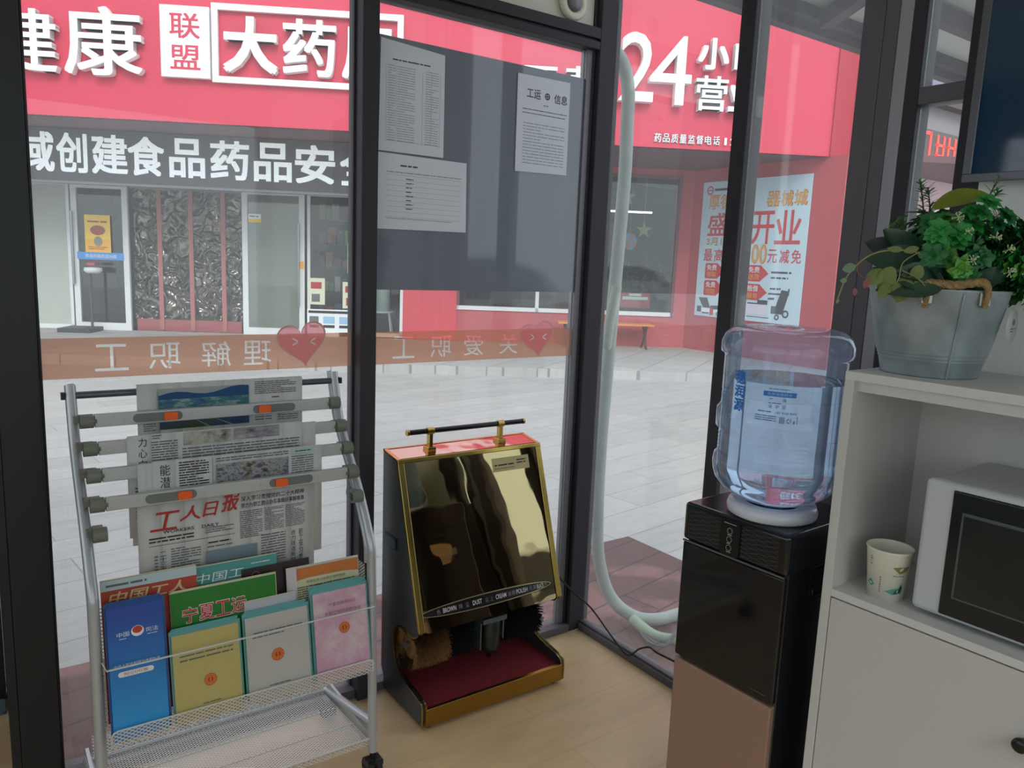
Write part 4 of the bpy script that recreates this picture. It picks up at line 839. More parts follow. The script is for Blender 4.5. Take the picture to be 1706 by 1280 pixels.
MB().box(PX0+.022, PX1-.022, -L_+.03, -.006, -.004, .0035, fp).rrect(PX0+.022, PX1-.022, -L_-.004, -L_+.05, .01, -.004, .0035, fp).build('mirror_front', pm('gold_mirror', 'b3a47a', .03, 1, bump=.35, bscale=4.5), sp_)
for a, b in ((PX0-.001, PX0+.020), (PX1-.020, PX1+.001)): MB().box(a, b, -L_, 0, -.003, .007, fp).build('gold_post', GOLD, sp_, bevel=.002)
MB().box(PX0-.001, PX1+.001, -.012, .002, -.002, .008, fp).build('gold_lintel', GOLD, sp_, bevel=.002)
ft = Fr((0, .018, .806), (1, 0, 0), V(0, -.094, -.015).normalized(), V(0, -.015, .094).normalized())
MB().box(PX0+.012, PX1-.012, .008, .088, -.004, .001, ft).build('top_mirror', pm('top_mirror', 'c98e84', .05, 1, bump=.2, bscale=6), sp_)
for q in ((PX0, PX0+.012, 0, .095), (PX1-.012, PX1, 0, .095), (PX0, PX1, 0, .008)): MB().box(q[0], q[1], q[2], q[3], -.004, .0025, ft).build('top_trim', pm('copper_gold_trim', 'c8824a', .2, .9), sp_)
MB().box(PX0+.012, PX1-.012, .008, .014, .05, .80).build('back_panel', SIDE, sp_)
MB().box(PX0+.012, PX1-.012, -.262, -.004, .014, .058).build('base', SIDE, sp_)
MB().box(PX0+.012, PX1-.012, -.262, -.006, .0585, .064).build('carpet', pm('red_carpet', '7c1220', .95, var=.12, vscale=60, bump=.6, bscale=400), sp_)
MB().box(PX0+.010, PX1-.010, -.276, -.262, .014, .070).build('front_sill', pm('brushed_gold', 'a5823f', .32, 1, bump=.05, bscale=200), sp_, bevel=.0015)
for x in (PX0+.03, PX1-.03):
    for y in (-.25, -.03): MB().tube([(x, y, 0), (x, y, .015)], .011, 12).build('foot', RUBBER, sp_)
# text ellipse on the front
pl2 = MB(); cx_, cy_2 = -.527, -.468; el = [(.245*math.cos(2*PI*k/60), .0205*math.sin(2*PI*k/60)) for k in range(60)]
pl2.prism([(cx_+a, cy_2+b) for a, b in el], .0036, .005, fp, 0).prism([(cx_+a*.985, cy_2+b*.86) for a, b in el], .005, .0056, fp, 1)
def pt(s, a, b, c=2): pl2.text(s, cx_+a, cx_+b, cy_2-.0072, cy_2+.0072, .0062, 0, fp, c, .01 if c == 2 else .0)
pt('BROWN', -.168, -.122); pt('DUST', -.062, -.028); pt('CREAM', .024, .064); pt('POLISH', .104, .148); pt('BLACK', .187, .215)
for ch, a in (('色', -.19), ('除', -.112), ('尘', -.088), ('尘', -.016), ('上', .002), ('油', .07), ('腊', .086), ('天', .155), ('黑', .171), ('色', .217)): pt(ch, a, a+.013, 3)
pl2.build('name_plate', [pm('pale_gold_rim', 'cfc08a', .3, .8), pm('plate_black', '120c10', .3), pm('plate_white', 'dcd8d8', .5), pm('plate_grey', '8e8488', .5)], sp_)
lb = MB().box(-.447, -.300, -.078, -.033, .0036, .0042, fp); lb.lines(-.44, -.36, -.062, -.052, 1, .0046, fp, 1).lines(-.44, -.36, -.07, -.066, 1, .0046, fp, 1).lines(-.35, -.31, -.06, -.042, 2, .0046, fp, 1)
lb.build('label', [pm('straw_label', 'b9a878', .6), INK], sp_)
# carrying handle
MB().tube([(-.722, -.03, .862), (-.288, -.03, .862)], .0085, 16).build('handle_rod', pm('black_chrome', '26262b', .15, .5), sp_)
for x in (-.728, -.286): MB().tube([(x, -.03, .862), (x+.008, -.03, .862)], .0095, 16).build('handle_cap', GOLD, sp_)
for x in (-.645, -.377): MB().tube([(x-.012, -.03, .862), (x+.012, -.03, .862)], .0115, 16).box(x-.006, x+.006, -.04, -.02, .812, .855).box(x-.014, x+.014, -.048, -.012, .797, .812).build('handle_bracket', GOLD, sp_, bevel=.001)
# side grip
MB().rrect(-.085, .0, .505, .545, .006, -.0022, -.0002, Fr((PX0, 0, 0), (0, 1, 0), (0, 0, 1), (1, 0, 0))).build('side_grip', pm('grip_black', '0e1012', .3), sp_)
MB().rrect(-.079, -.006, .511, .539, .005, -.0032, -.0022, Fr((PX0, 0, 0), (0, 1, 0), (0, 0, 1), (1, 0, 0))).build('side_grip_recess', pm('grip_recess', '3e4856', .4), sp_)
# brushes: a drum with many short tufts
def brush(name, x0, x1, cy, cz, r, mat, n, hl, seed):
    random.seed(seed); m = MB(); m.lathe([(0, 0), (r-hl, 0), (r-hl, x1-x0), (0, x1-x0)], 24, Fr((x0, cy, cz), (0, 1, 0), (0, 0, 1), (1, 0, 0)))
    for k in range(n):
        a = random.uniform(0, 2*PI); x = random.uniform(x0, x1); e = (x-x0)/(x1-x0)*2-1
        d = V(e*.35+random.gauss(0, .15), math.cos(a)+random.gauss(0, .15), math.sin(a)+random.gauss(0, .15)).normalized()
        b = V(x, cy+(r-hl)*math.cos(a)*.97, cz+(r-hl)*math.sin(a)*.97); s = d.orthogonal().normalized()*.0013; l = hl*random.uniform(.8, 1.15)
        tip = b+d*l; m.add([b-s, b+s, tip+s*.6, tip-s*.6], [(0, 1, 2, 3)])
    o = m.build(name, mat, sp_); return o
brush('brown_brush', -.755, -.655, -.128, .205, .075, pm('brown_fur', '8a6238', .9, var=.35, vscale=90), 7000, .034, 1)
brush('black_brush', -.645, -.565, -.128, .205, .072, pm('black_fur', '0c0c0d', .95), 3500, .03, 2)
brush('black_brush', -.425, -.305, -.128, .222, .088, pm('black_fur', '0c0c0d', .95), 6000, .035, 3)
MB().tube([(-.77, -.128, .21), (-.26, -.128, .21)], .012, 12).build('axle', pm('steel', '9a9c9e', .3, .9), sp_)
MB().box(-.545, -.455, -.225, -.15, .262, .278).box(-.545, -.541, -.21, -.17, .17, .262).box(-.459, -.455, -.21, -.17, .19, .262).build('cream_bracket', pm('bracket_steel', '6f8086', .35, .8), sp_)
MB().lathe([(0, .125), (.008, .127), (.012, .145), (.030, .152), (.034, .165), (.034, .255), (.031, .262), (0, .262)], 28, Fr((-.495, -.188, .0))).build('cream_bottle', pm('dark_green_plastic', '151d1a', .3), sp_)

# power cord
cd = MB().tube(smooth([(-.19, .021, .36), (-.13, .012, .31), (-.09, -.012, .262), (-.02, -.03, .185), (.04, -.075, .12), (.03, -.19, .075), (.032, -.27, .035), (.036, -.30, .034), (.03, -.33, .062), (-.02, -.40, .12), (-.09, -.51, .195), (-.165, -.62, .245), (-.18, -.78, .27), (-.17, -.89, .28)]), .0032, 8)
tag(cd.build('power_cord', RUBBER, loc=(-.02, -.3, .04)), 'thin black power cord running from the shoe polisher past the corner post', 'cord')

# ------------------------------------------------------------------ water dispenser
c_, s_ = math.cos(math.radians(2.5)), math.sin(math.radians(2.5))
DF = Fr((-.433, -.910, 0), (s_, -c_, 0), (c_, s_, 0), (0, 0, 1))     # x along the front, y into the depth, z up
DFf = Fr(DF.o, DF.x, (0, 0, 1), -DF.y)                               # its front face: x, up, out
DW, DD, DH = .285, .30, .85
wd_ = thing('water_dispenser', 'black upright water dispenser with a copper-coloured lower door beside the white cabinet', 'water dispenser', tuple(DF.p(DW/2, DD/2, 0)))
DBK = pm('gloss_black', '15161a', .18, 0, coat=.2); DGL = pm('dark_door_glass', '17191a', .06); COP = pm('copper_panel', '9a7a6a', .45, .15)
MB().box(.004, DW-.004, .012, DD, .018, .826, DF).build('body', DBK, wd_, bevel=.012)
MB().box(0, DW, 0, DD, .757, .850, DF).build('head', DBK, wd_, bevel=.010)
MB().box(.004, DW-.004, 0, .016, .460, .752, DF).build('upper_door', DGL, wd_, bevel=.004)
MB().box(.006, DW-.006, -.001, .016, .030, .453, DF).build('lower_door', COP, wd_, bevel=.003)
for x in (.03, DW-.03):
    for y in (.03, DD-.03): MB().tube([DF.p(x, y, 0), DF.p(x, y, .02)], .014, 12).build('foot', RUBBER, wd_)
wv = MB()
for side, (a0, a1) in enumerate(((.018, .108), (.165, .262))):
    for k in range(15):
        z0 = .767+k*.0049; pts = []
        for j in range(17):
            x = a0+(a1-a0)*j/16; pts.append((x, z0+.0022*math.sin(j*.75+(k % 2)*PI*.8+k*.2)))
        for (xa, za), (xb, zb) in zip(pts, pts[1:]): wv.add([DFf.p(xa, za, .0006), DFf.p(xb, zb, .0006), DFf.p(xb, zb+.0006, .0006), DFf.p(xa, za+.0006, .0006)], [(0, 1, 2, 3)])
wv.build('wave_lines', pm('wave_line_grey', '4c5054', .4), wd_)
MB().rrect(.110, .164, .760, .844, .008, .0, .004, DFf).build('button_panel', pm('button_black', '0f1012', .2), wd_)
bp = MB()
for z in (.818, .798, .778): bp.ring(.137, z, .0062, .0072, .0043, DFf, 0, 20); bp.lines(.131, .143, z-.0115, z-.0075, 1, .0043, DFf, 0)
bp.lines(.120, .154, .833, .837, 1, .0043, DFf, 0); bp.build('button_marks', pm('button_marks', '9fa3a6', .5), wd_)
MB().box(.004, DW-.004, -.0015, .003, .7535, .7575, DF).build('chrome_line', pm('chrome_line', '7c8088', .25, .7), wd_)
MB().box(.225, .262, -.0006, .0, .4745, .4755, DF).build('door_mark', pm('chrome_line', '7c8088', .25, .7), wd_)
fR = Fr(DF.p(DW-.004, 0, 0), DF.y, (0, 0, 1), DF.x)   # side towards the cabinet
MB().rrect(.10, .28, .68, .75, .01, -.001, .003, fR).build('side_recess', pm('side_black', '0c0d0f', .4), wd_)
MB().tube([fR.p(.11, .705, .004), fR.p(.11, .694, .004), fR.p(.12, .688, .004), fR.p(.2, .689, .004)], .0012, 6).build('side_grip_edge', pm('chrome_line', '7c8088', .25, .7), wd_)
fL = Fr(DF.p(.004, 0, 0), -DF.y, (0, 0, 1), -DF.x)    # side towards the corner
q = MB().box(-.20, -.13, .62, .70, .0, .0008, fL, 0).box(-.215, -.20, .655, .685, 0, .0008, fL, 1).lines(-.195, -.14, .63, .665, 4, .001, fL, 1); q.build('rating_label', [pm('tan_label', 'c8a87c', .6), pm('label_grey', '8c8c90', .6)], wd_)
MB().rrect(-.2, -.12, .735, .75, .004, 0, .001, fL).build('left_grip', pm('side_black', '0c0d0f', .4), wd_)
BC = V(-.325, -1.075, 0)
MB().lathe([(.058, .850), (.088, .850), (.099, .856), (.1005, .868), (.096, .880), (.086, .884), (.06, .880)], 48, Fr(BC)).build('bottle_seat', pm('translucent_white', 'cdd0dc', .25), wd_)

# ------------------------------------------------------------------ water bottle
bt = thing('water_bottle', 'large clear blue upturned water bottle standing on the black dispenser', 'water bottle', (BC.x, BC.y, .885))
BP = film('clear_blue_plastic', (.82, .89, .97), ('ccd6ee', .2), .03, (.9, .95, 1), 1.5)
prof3 = [(.026, .858), (.028, .886), (.07, .887), (.098, .899), (.118, .914), (.133, .932), (.139, .950), (.141, .968), (.139, .984), (.1335, .990), (.132, .996)]
z = .996
while z < 1.045: prof3.append((.132+.0006*math.sin(z*700), z)); z += .003
prof3 += [(.134, 1.046), (.140, 1.052), (.1405, 1.075), (.1405, 1.092), (.134, 1.100), (.132, 1.106), (.132, 1.128), (.1307, 1.131), (.132, 1.135), (.132, 1.212), (.134, 1.219), (.1405, 1.222), (.1415, 1.232), (.141, 1.246), (.134, 1.263), (.12, 1.275), (.10, 1.281), (.06, 1.280), (.0, 1.276)]
MB().lathe(prof3, 72, Fr(BC)).build('shell', BP, bt)
m_w, t_w, o_w = new_mat('water'); gw = t_w.nodes.new('ShaderNodeBsdfGlass'); gw.inputs['IOR'].default_value = 1.33; gw.inputs['Roughness'].default_value = 0; gw.inputs[0].default_value = (.86, .93, .985, 1); t_w.links.new(gw.outputs[0], o_w.inputs[0])
wp = [(0, .889), (.07, .889), (.098, .903), (.117, .917), (.128, .933), (.1312, .955), (.1312, 1.168)]
MB().lathe(wp, 96, Fr(BC)).disc(0, 0, .1312, d=1.168, fr=Fr(BC), n=96).build('water', m_w, bt)
class CFr:
    """wraps flat print round an upright cylinder that faces the room"""
    def __init__(s, c, r, a0=0): s.c, s.r, s.a0 = c, r, a0
    def p(s, a, b, d=0):
        th = s.a0+a/s.r; T = V(-.818, -.575, 0); R_ = V(.575, -.818, 0)
        return s.c+(T*math.cos(th)+R_*math.sin(th))*(s.r+d)+V(0, 0, b)
CB = CFr(BC, .1328)
PB = pm('print_blue', '1f6fc4', .5); PT = pm('print_teal', '2f7fae', .5)
lt = MB()
for ch, za, zb in (('穗', 1.160, 1.190), ('润', 1.131, 1.158), ('源', 1.101, 1.129)): lt.text(ch, -.110, -.082, za, zb, .0006, 0, CB, 0, .03)
lt.build('side_name', PB, bt)
lt = MB()
for k in range(12):
    a = -.038+k*.0055; lt.quad(a, a+.0055, 1.144, 1.1545, .0006, CB, 0)
lt.text('天然深层好水', -.03, .02, 1.146, 1.1525, .001, 0, CB, 2, .0)
lt.lines(-.028, .015, 1.158, 1.162, 1, .0006, CB, 1)
lt.text('一', -.025, -.018, 1.138, 1.1395, .0006, 0, CB, 0, .01).text('级', .002, .009, 1.134, 1.141, .0006, 0, CB, 0, .01).lines(-.026, .009, 1.1275, 1.132, 1, .0006, CB, 1)
for ch, a in (('保', -.026), ('护', -.012), ('区', .002)): lt.text(ch, a, a+.0075, 1.119, 1.1265, .0006, 0, CB, 1, .01)
lt.lines(-.047, -.015, 1.108, 1.1135, 1, .0006, CB, 1).text('183 9528 8093', -.01, .032, 1.1075, 1.1125, .0006, 0, CB, 1, .01)
lt.lines(-.052, -.008, 1.09, 1.104, 3, .0006, CB, 1)
lt.quad(-.002, .0085, 1.088, 1.102, .0006, CB, 3)
for k in range(3):
    a = 2*PI*k/3+PI/2; cx, cz = .017, 1.0945; lt.poly([(cx+.0062*math.cos(a), cz+.0062*math.sin(a)), (cx+.0062*math.cos(a+1.5), cz+.0062*math.sin(a+1.5)), (cx+.0035*math.cos(a+1.5), cz+.0035*math.sin(a+1.5)), (cx+.0035*math.cos(a), cz+.0035*math.sin(a))], .0006, CB, 1)
lt.quad(.033, .0345, 1.089, 1.1, .0006, CB, 1).disc(.0338, 1.1025, .0016, d=.0006, fr=CB, m=1, n=10).quad(.026, .0295, 1.089, 1.095, .0006, CB, 1)
for k in range(5): lt.lines(-.165, -.135, 1.14-k*.009, 1.144-k*.009, 1, .0006, CB, 1)
lt.build('label_print', [PB, PT, pm('pale_print', 'a8c4e8', .5), pm('pale_teal_box', '8fb8c0', .5)], bt)

# ------------------------------------------------------------------ white cabinet
CF = Fr((-.387, -1.258, 0), (s_, -c_, 0), (c_, s_, 0), (0, 0, 1)); CFf = Fr(CF.o, CF.x, (0, 0, 1), -CF.y)
CW, CD, CT = .82, .312, 1.213
cb_ = thing('cabinet', 'white wood-grain cabinet with an open bay for the microwave, right of the dispenser', 'cabinet', tuple(CF.p(CW/2, CD/2, 0)))
CWM = pm('white_woodgrain', 'c9c8c4', .5, var=.035, vscale=14, stretch=(1, 1, .08)); CWH = pm('white_woodgrain_flat', 'cfcecb', .5, var=.03, vscale=14, stretch=(1, .08, 1))
MB().box(0, .020, 0, CD, 0, CT-.018, CF).build('side_panel', CWM, cb_, bevel=.001)
MB().box(CW-.02, CW, 0, CD, 0, CT-.018, CF).build('side_panel', CWM, cb_, bevel=.001)
MB().box(0, CW, 0, CD, CT-.018, CT, CF).build('top_panel', CWH, cb_, bevel=.001)
MB().box(.020, CW-.02, .018, .034, CT-.040, CT-.018, CF).build('apron', CWH, cb_)
MB().box(.020, CW-.02, CD-.008, CD, .05, CT-.018, CF).build('back_panel', CWM, cb_)
MB().box(.020, CW-.02, 0, CD-.008, .744, .760, CF).build('shelf', CWH, cb_, bevel=.001)
MB().box(.020, CW-.02, .02, .035, 0, .05, CF).build('plinth', CWM, cb_)
MB().box(.022, CW/2-.001, .0, .016, .052, .741, CF).build('door', pm('cabinet_door', 'c6c3bf', .45), cb_, bevel=.001)
MB().box(CW/2+.001, CW-.022, .0, .016, .052, .741, CF).build('door', pm('cabinet_door', 'c6c3bf', .45), cb_, bevel=.001)
for x in (CW/2-.018, CW/2+.018): MB().lathe([(0, .0), (.006, .0), (.007, .012), (.013, .018), (.013, .024), (.009, .028), (0, .028)], 24, Fr(CFf.p(x, .623, 0), CFf.x, CFf.y, CFf.z)).build('knob', pm('knob_dark', '2c2c2e', .3, .5), cb_)

# microwave
mw = thing('microwave_oven', 'white microwave oven with a dark glass door inside the white cabinet', 'microwave oven', tuple(CF.p(.38, .16, .76)))
MWW = pm('microwave_white', 'c2c4c8', .35)
x0, x1, y0, y1, z0, z1 = .163, .62, .034, .292, .770, 1.030
MB().box(x0+.006, x1-.006, y0+.02, y1, z0, z1-.002, CF).build('body', MWW, mw, bevel=.006)
MB().box(x0, x1, y0, y0+.022, z0, z1, CF).build('front_frame', MWW, mw, bevel=.010)
MB().box(x0+.052, x1-.10, y0-.003, y0+.004, z0+.008, z1-.012, CF).build('door', pm('door_black_glass', '1b2023', .06), mw, bevel=.003)
fm_ = Fr(CF.p(0, y0-.0034, 0), CF.x, (0, 0, 1), -CF.y)
m = MB()
for a, b, c, d in ((.235, .50, .975, .981), (.235, .50, .815, .818), (.235, .2385, .815, .981), (.497, .50, .815, .981)): m.box(a, b, c, d, 0, .0006, fm_)
m.build('window_border', pm('window_border', '4e565b', .3), mw)
MB().box(.2385, .497, .818, .975, 0, .0004, fm_).build('window', pm('window_mesh', '25292a', .15, var=.3, vscale=4), mw)
MB().box(x1-.095, x1-.012, y0-.003, y0+.002, z0+.015, z1-.015, CF).build('control_panel', pm('control_grey', 'a9abb0', .3), mw)
for x in (x0+.04, x1-.04):
    for y in (y0+.04, y1-.03): MB().tube([CF.p(x, y, .76), CF.p(x, y, .772)], .010, 12).build('foot', RUBBER, mw)
for k in range(9): MB().box(.33+k*.007, .333+k*.007, .15, .20, z1-.0016, z1-.0008, CF).build('vent_slot', pm('slot_dark', '3a3c3c', .6), mw)

# paper cup
cp = thing('paper_cup', 'white paper cup with green hill print standing left of the microwave', 'cup', (-.317, -1.354, .76))
CC = V(-.317, -1.354, .76)
MB().lathe([(0, .004), (.031, .004), (.032, 0), (.0335, 0), (.0425, .098), (.0437, .100), (.0447, .102), (.0437, .105), (.0425, .104), (.0415, .100), (.0325, .006), (0, .006)], 48, Fr(CC)).build('cup_wall', pm('cup_paper', 'dcdacb', .6), cp)
class KFr(CFr):
    def p(s, a, b, d=0):
        s2 = s.r+b*.092; th = a/.038; T = V(-.865, -.50, 0); R_ = V(.50, -.865, 0)
        return s.c+(T*math.cos(th)+R_*math.sin(th))*(s2+d)+V(0, 0, b)
CK = KFr(CC, .0338); m = MB()
m.poly([(.006, .074), (.018, .076), (.032, .075), (.040, .078), (.036, .068), (.028, .064), (.020, .061), (.014, .067)], .0005, CK, 0)
m.build('cup_leaf_print', pm('olive_print', '7a7c40', .6), cp); m = MB()
m.poly([(-.004, .022), (.01, .028), (.022, .03), (.028, .036), (.031, .028), (.024, .018), (.01, .016)], .0005, CK, 1)
m.poly([(.012, .018), (.018, .028), (.021, .018)], .0008, CK, 2).poly([(.022, .02), (.027, .04), (.031, .03), (.029, .019)], .0008, CK, 2)
m.poly([(-.045, .03), (-.034, .04), (-.026, .03), (-.034, .024)], .0005, CK, 1)
for k in range(7): m.quad(-.0145, -.0125, .018+k*.005, .021+k*.005, .0006, CK, 3)
m.lines(.008, .03, .055, .058, 1, .0006, CK, 3); m.lines(-.036, -.031, .07, .09, 4, .0006, CK, 3)
m.build('cup_print', [pm('olive_print', '7a7c40', .6), pm('jade_print', '4f9a86', .6), pm('pine_print', '1f4a44', .6), INKG], cp)

# ------------------------------------------------------------------ television on the wall
tv = thing('television', 'flat screen television with a grey frame high on the right-hand wall', 'television', (.0, -1.75, 1.9))
fT = Fr((-.02, -1.258, 1.61), V(-.02, -1, 0).normalized(), (0, 0, 1), V(-1, .02, 0).normalized())
TW, THh = .96, .56
MB().box(.006, TW-.006, .006, THh-.006, -.03, -.002, fT).build('back_shell', BLACKP, tv)
m = MB(); TF = pm('tv_frame_grey', '6b6c70', .3, .6)
for a, b, c, d in ((0, TW, 0, .018), (0, TW, THh-.018, THh), (0, .018, .018, THh-.018), (TW-.018, TW, .018, THh-.018)): m.box(a, b, c, d, -.004, .003, fT)
m.build('bezel', TF, tv, bevel=.0015)
MB().box(.018, TW-.018, .018, THh-.018, -.002, .0005, fT).build('screen', pm('tv_screen', '1d3a55', .05, spec=.8), tv)
MB().box(.3, .66, .15, .4, -.062, -.03, fT).build('wall_mount', BLACKP, tv)

# ------------------------------------------------------------------ potted plant
PC = V(-.243, -1.347, CT); LV = V(.817, -.576, 0); TV_ = V(-.576, -.817, 0)
PF = Fr(PC, LV, -TV_, (0, 0, 1))                    # x to the right as seen from the room, y away, z up
pp = thing('potted_plant', 'bushy artificial green plant in a galvanised bucket with a rope handle on the white cabinet', 'potted plant', tuple(PC))
ZINC = pm('galvanised_zinc', '94a0a3', .5, .15, var=.34, vscale=11, bump=.15, bscale=25)
bk = [(0, .002), (.084, .002), (.086, 0), (.0875, .002), (.0935, .030), (.0950, .0315), (.0950, .0335), (.0955, .0365), (.0972, .038), (.0972, .040), (.0975, .043), (.0992, .0445), (.0992, .0465), (.1005, .050), (.123, .163), (.1245, .165), (.1255, .168), (.1245, .170), (.1225, .168), (.098, .05), (.085, .006), (0, .006)]
MB().lathe(bk, 64, PF).build('bucket', ZINC, pp)
sm_ = MB(); sm_.tube([PF.p(-.012, -.0875, .0), PF.p(-.0145, -.1005, .05), PF.p(-.018, -.1235, .163)], .0022, 8); sm_.build('seam', ZINC, pp)
bkt = pm('bracket_nickel', '9c9c92', .35, .8)
def brk(x):
    y = -math.sqrt(.1235**2-x*x)-.001; m = MB(); m.box(x-.010, x+.010, y-.005, y+.001, .142, .167, PF); m.disc(0, 0, .004, d=0, fr=Fr(PF.p(x, y-.0055, .152), PF.x, PF.z, -PF.y), z1=.002, n=12); m.build('rope_bracket', bkt, pp, bevel=.001)
brk(-.075); brk(.018)
rp = MB(); path = smooth([(-.075, -.098, .140), (-.078, -.106, .158), (-.083, -.103, .176), (-.068, -.104, .180), (-.035, -.118, .178), (0, -.126, .184), (.012, -.132, .182), (.020, -.130, .168), (.019, -.126, .142)], 8)
for k in range(3):
    pts = []
    for i, q in enumerate(path): a = i*.62+k*2*PI/3; pts.append((q[0]+.0035*math.cos(a)*.6, q[1]+.0035*math.cos(a), q[2]+.0035*math.sin(a)))
    rp.tube(pts, .0052, 8, fr=PF)
rp.build('rope_handle', pm('jute_rope', '9c8058', .9, var=.25, vscale=120, bump=.5, bscale=300), pp)
tg = Fr(PF.p(.098, -.075, .105), (PF.x*.75+PF.y*.66).normalized(), (0, 0, 1), (PF.x*.66-PF.y*.75).normalized())
MB().lathe([(0, .003), (.027, .003), (.028, 0)], 32, Fr(tg.p(0, 0, .006), tg.x, tg.y, tg.z), ey=1.2).build('oval_badge', pm('badge_white', 'b9bfbe', .5), pp)
MB().disc(0, .008, .006, d=.010, fr=tg, m=0).lines(-.015, .015, -.012, -.002, 2, .010, tg, 0).build('badge_print', INKG, pp)
MB().disc(0, 0, .121, d=.15, fr=Fr(PC, LV, -TV_, (0, 0, 1))).build('filling', pm('dark_foam', '1e2a1e', .9), pp)
def leafm(m, base, d, up, ln, wd, bend=.25, mi=0, n=4, cup=.15):
    d = d.normalized(); s = d.cross(up).normalized(); nn = s.cross(d).normalized(); rows = []
    for i in range(n+1):
        t = i/n; w_ = wd*(math.sin(PI*min(1, (t*.92+.06)))**.8)*(1 if i < n else .05); c = base+d*ln*t-nn*bend*ln*t*t
        rows.append((c-s*w_/2+nn*cup*w_, c, c+s*w_/2+nn*cup*w_))
    vs = [v for r in rows for v in r]; fs = []
    for i in range(n): fs += [(3*i, 3*i+1, 3*i+4, 3*i+3), (3*i+1, 3*i+2, 3*i+5, 3*i+4)]
    m.add(vs, fs, mi, True)
GR = [pm('leaf_green_a', '2f8a3c', .45, var=.2, vscale=30), pm('leaf_green_b', '1f6a34', .45, var=.2, vscale=30), pm('leaf_green_c', '5a9a3c', .45, var=.2, vscale=30), pm('leaf_green_dark', '18432a', .4, var=.2, vscale=20)]
STM = pm('plant_stem', '3a4a2a', .6)
def sprig(tip, gi, seed, kind='rosette', dens=1.0):
    random.seed(seed); tip = Vector(tip); root = V(tip.x*.35, tip.y*.3, .15)
    pts = [tuple(root.lerp(tip, t)+V(0, 0, .03*math.sin(PI*t))) for t in (0, .25, .5, .75, 1)]
    m = MB(); m.tube(pts, [.0022, .002, .0018, .0014, .001], 6, fr=PF, m=1)
    dirn = (PF.p(*pts[-1])-PF.p(*pts[-2])).normalized()
    if kind == 'rosette':
        for t in (.62, .8, 1.0):
            c = PF.p(*(root.lerp(tip, t)+V(0, 0, .03*math.sin(PI*t))))
            for rg, (nl, ln, el) in enumerate(((7, .023, .1), (6, .018, .6), (4, .011, 1.2))):
                for k in range(int(nl*dens)):
                    a = 2*PI*k/nl+rg*.5+random.uniform(-.2, .2); o = dirn.orthogonal().normalized(); o2 = dirn.cross(o)
                    leafm(m, c, (o*math.cos(a)+o2*math.sin(a))+dirn*el, dirn, ln*random.uniform(.8, 1.2), ln*.72, .2, 0, 4)
    elif kind == 'fine':
        for k in range(46):
            t = random.uniform(.35, 1.0); c = PF.p(*(root.lerp(tip, t)+V(0, 0, .03*math.sin(PI*t)))); a = random.uniform(0, 2*PI); o = dirn.orthogonal().normalized(); o2 = dirn.cross(o)
            leafm(m, c, (o*math.cos(a)+o2*math.sin(a))+dirn*random.uniform(.4, .9), dirn, random.uniform(.014, .024), .005, .2, 0, 3)
    m.build('leafy_sprig' if kind == 'rosette' else 'fine_sprig', [GR[gi], STM], pp)
random.seed(11)
tips = []
for k in range(110):
    x = random.uniform(-.085, .215); zt = random.uniform(.19, .335)-abs(x-.03)*.35; y = random.uniform(-.125, .06)
    tips.append((x, y, zt))
for k, tp in enumerate(tips): sprig(tp, k % 3, 100+k, 'rosette')
for k in range(56):
    x = random.uniform(-.07, .23); tp = (x, random.uniform(-.11, .06), random.uniform(.19, .33)-max(0, x-.08)*.6); sprig(tp, 1 if k % 2 else 0, 300+k, 'fine')
for k, tp in enumerate(((-.068, -.01, .375), (-.055, -.02, .36), (.078, -.02, .385), (.085, -.01, .36), (.13, -.02, .28), (.155, -.03, .25), (.11, -.06, .20), (.14, -.05, .19))): sprig(tp, (0, 1, 2, 0, 1, 1, 0, 1)[k], 500+k, 'fine')
def big(base, d, up, ln, wd, mat, bend, seed=0, n=8):
    m = MB(); b = PF.p(*base); dd = PF.x*d[0]+PF.y*d[1]+PF.z*d[2]; uu = PF.x*up[0]+PF.y*up[1]+PF.z*up[2]; leafm(m, b, dd, uu, ln, wd, bend, 0, n, .18); m.build('large_leaf', mat, pp)
DK = pm('dark_leaf', '2c4434', .38, var=.25, vscale=15); OL = pm('olive_leaf', '6f7a24', .4, var=.2, vscale=15); BL_ = pm('brown_leaf', '3c3020', .45, var=.3, vscale=15); SL = pm('slate_leaf', '3a4248', .5, var=.2, vscale=15)
big((-.055, -.05, .318), (.95, -.1, .50), (-.3, -1, .9), .115, .042, OL, .35)
big((-.05, -.05, .19), (-.75, -.3, .75), (0, -1, .4), .13, .06, DK, .2); big((-.06, -.08, .195), (-1, -.2, .35), (0, -1, .6), .12, .075, DK, .3); big((-.05, -.10, .185), (-.85, -.3, -.0), (0, -1, .5), .11, .07, DK, .45)
big((-.04, .0, .20), (-.6, .2, .75), (0, -1, .3), .11, .045, DK, .1); big((-.06, .02, .22), (-.9, .1, .5), (.2, -1, .3), .085, .055, SL, .2); big((-.05, -.08, .18), (-.75, -.5, .12), (0, -1, .4), .09, .06, DK, .3)
big((-.01, -.02, .31), (-.95, .0, .05), (0, -.3, 1), .09, .014, BL_, .05); big((.07, .02, .22), (.8, .1, .62), (-.3, -1, .3), .13, .055, BL_, .1); big((.10, .0, .20), (.75, .0, .75), (-.3, -1, .2), .11, .05, DK, .0); big((.09, -.02, .22), (.9, -.1, .2), (0, -1, .5), .12, .05, GR[3], .3)
for k in range(20):
    a = random.uniform(0, 2*PI); big((.05*math.cos(a), .04*math.sin(a)-.02, .16), (math.cos(a), .6*math.sin(a)-.2, random.uniform(.4, 1.2)), (0, -1, .5), random.uniform(.06, .1), .035, GR[3], .3)
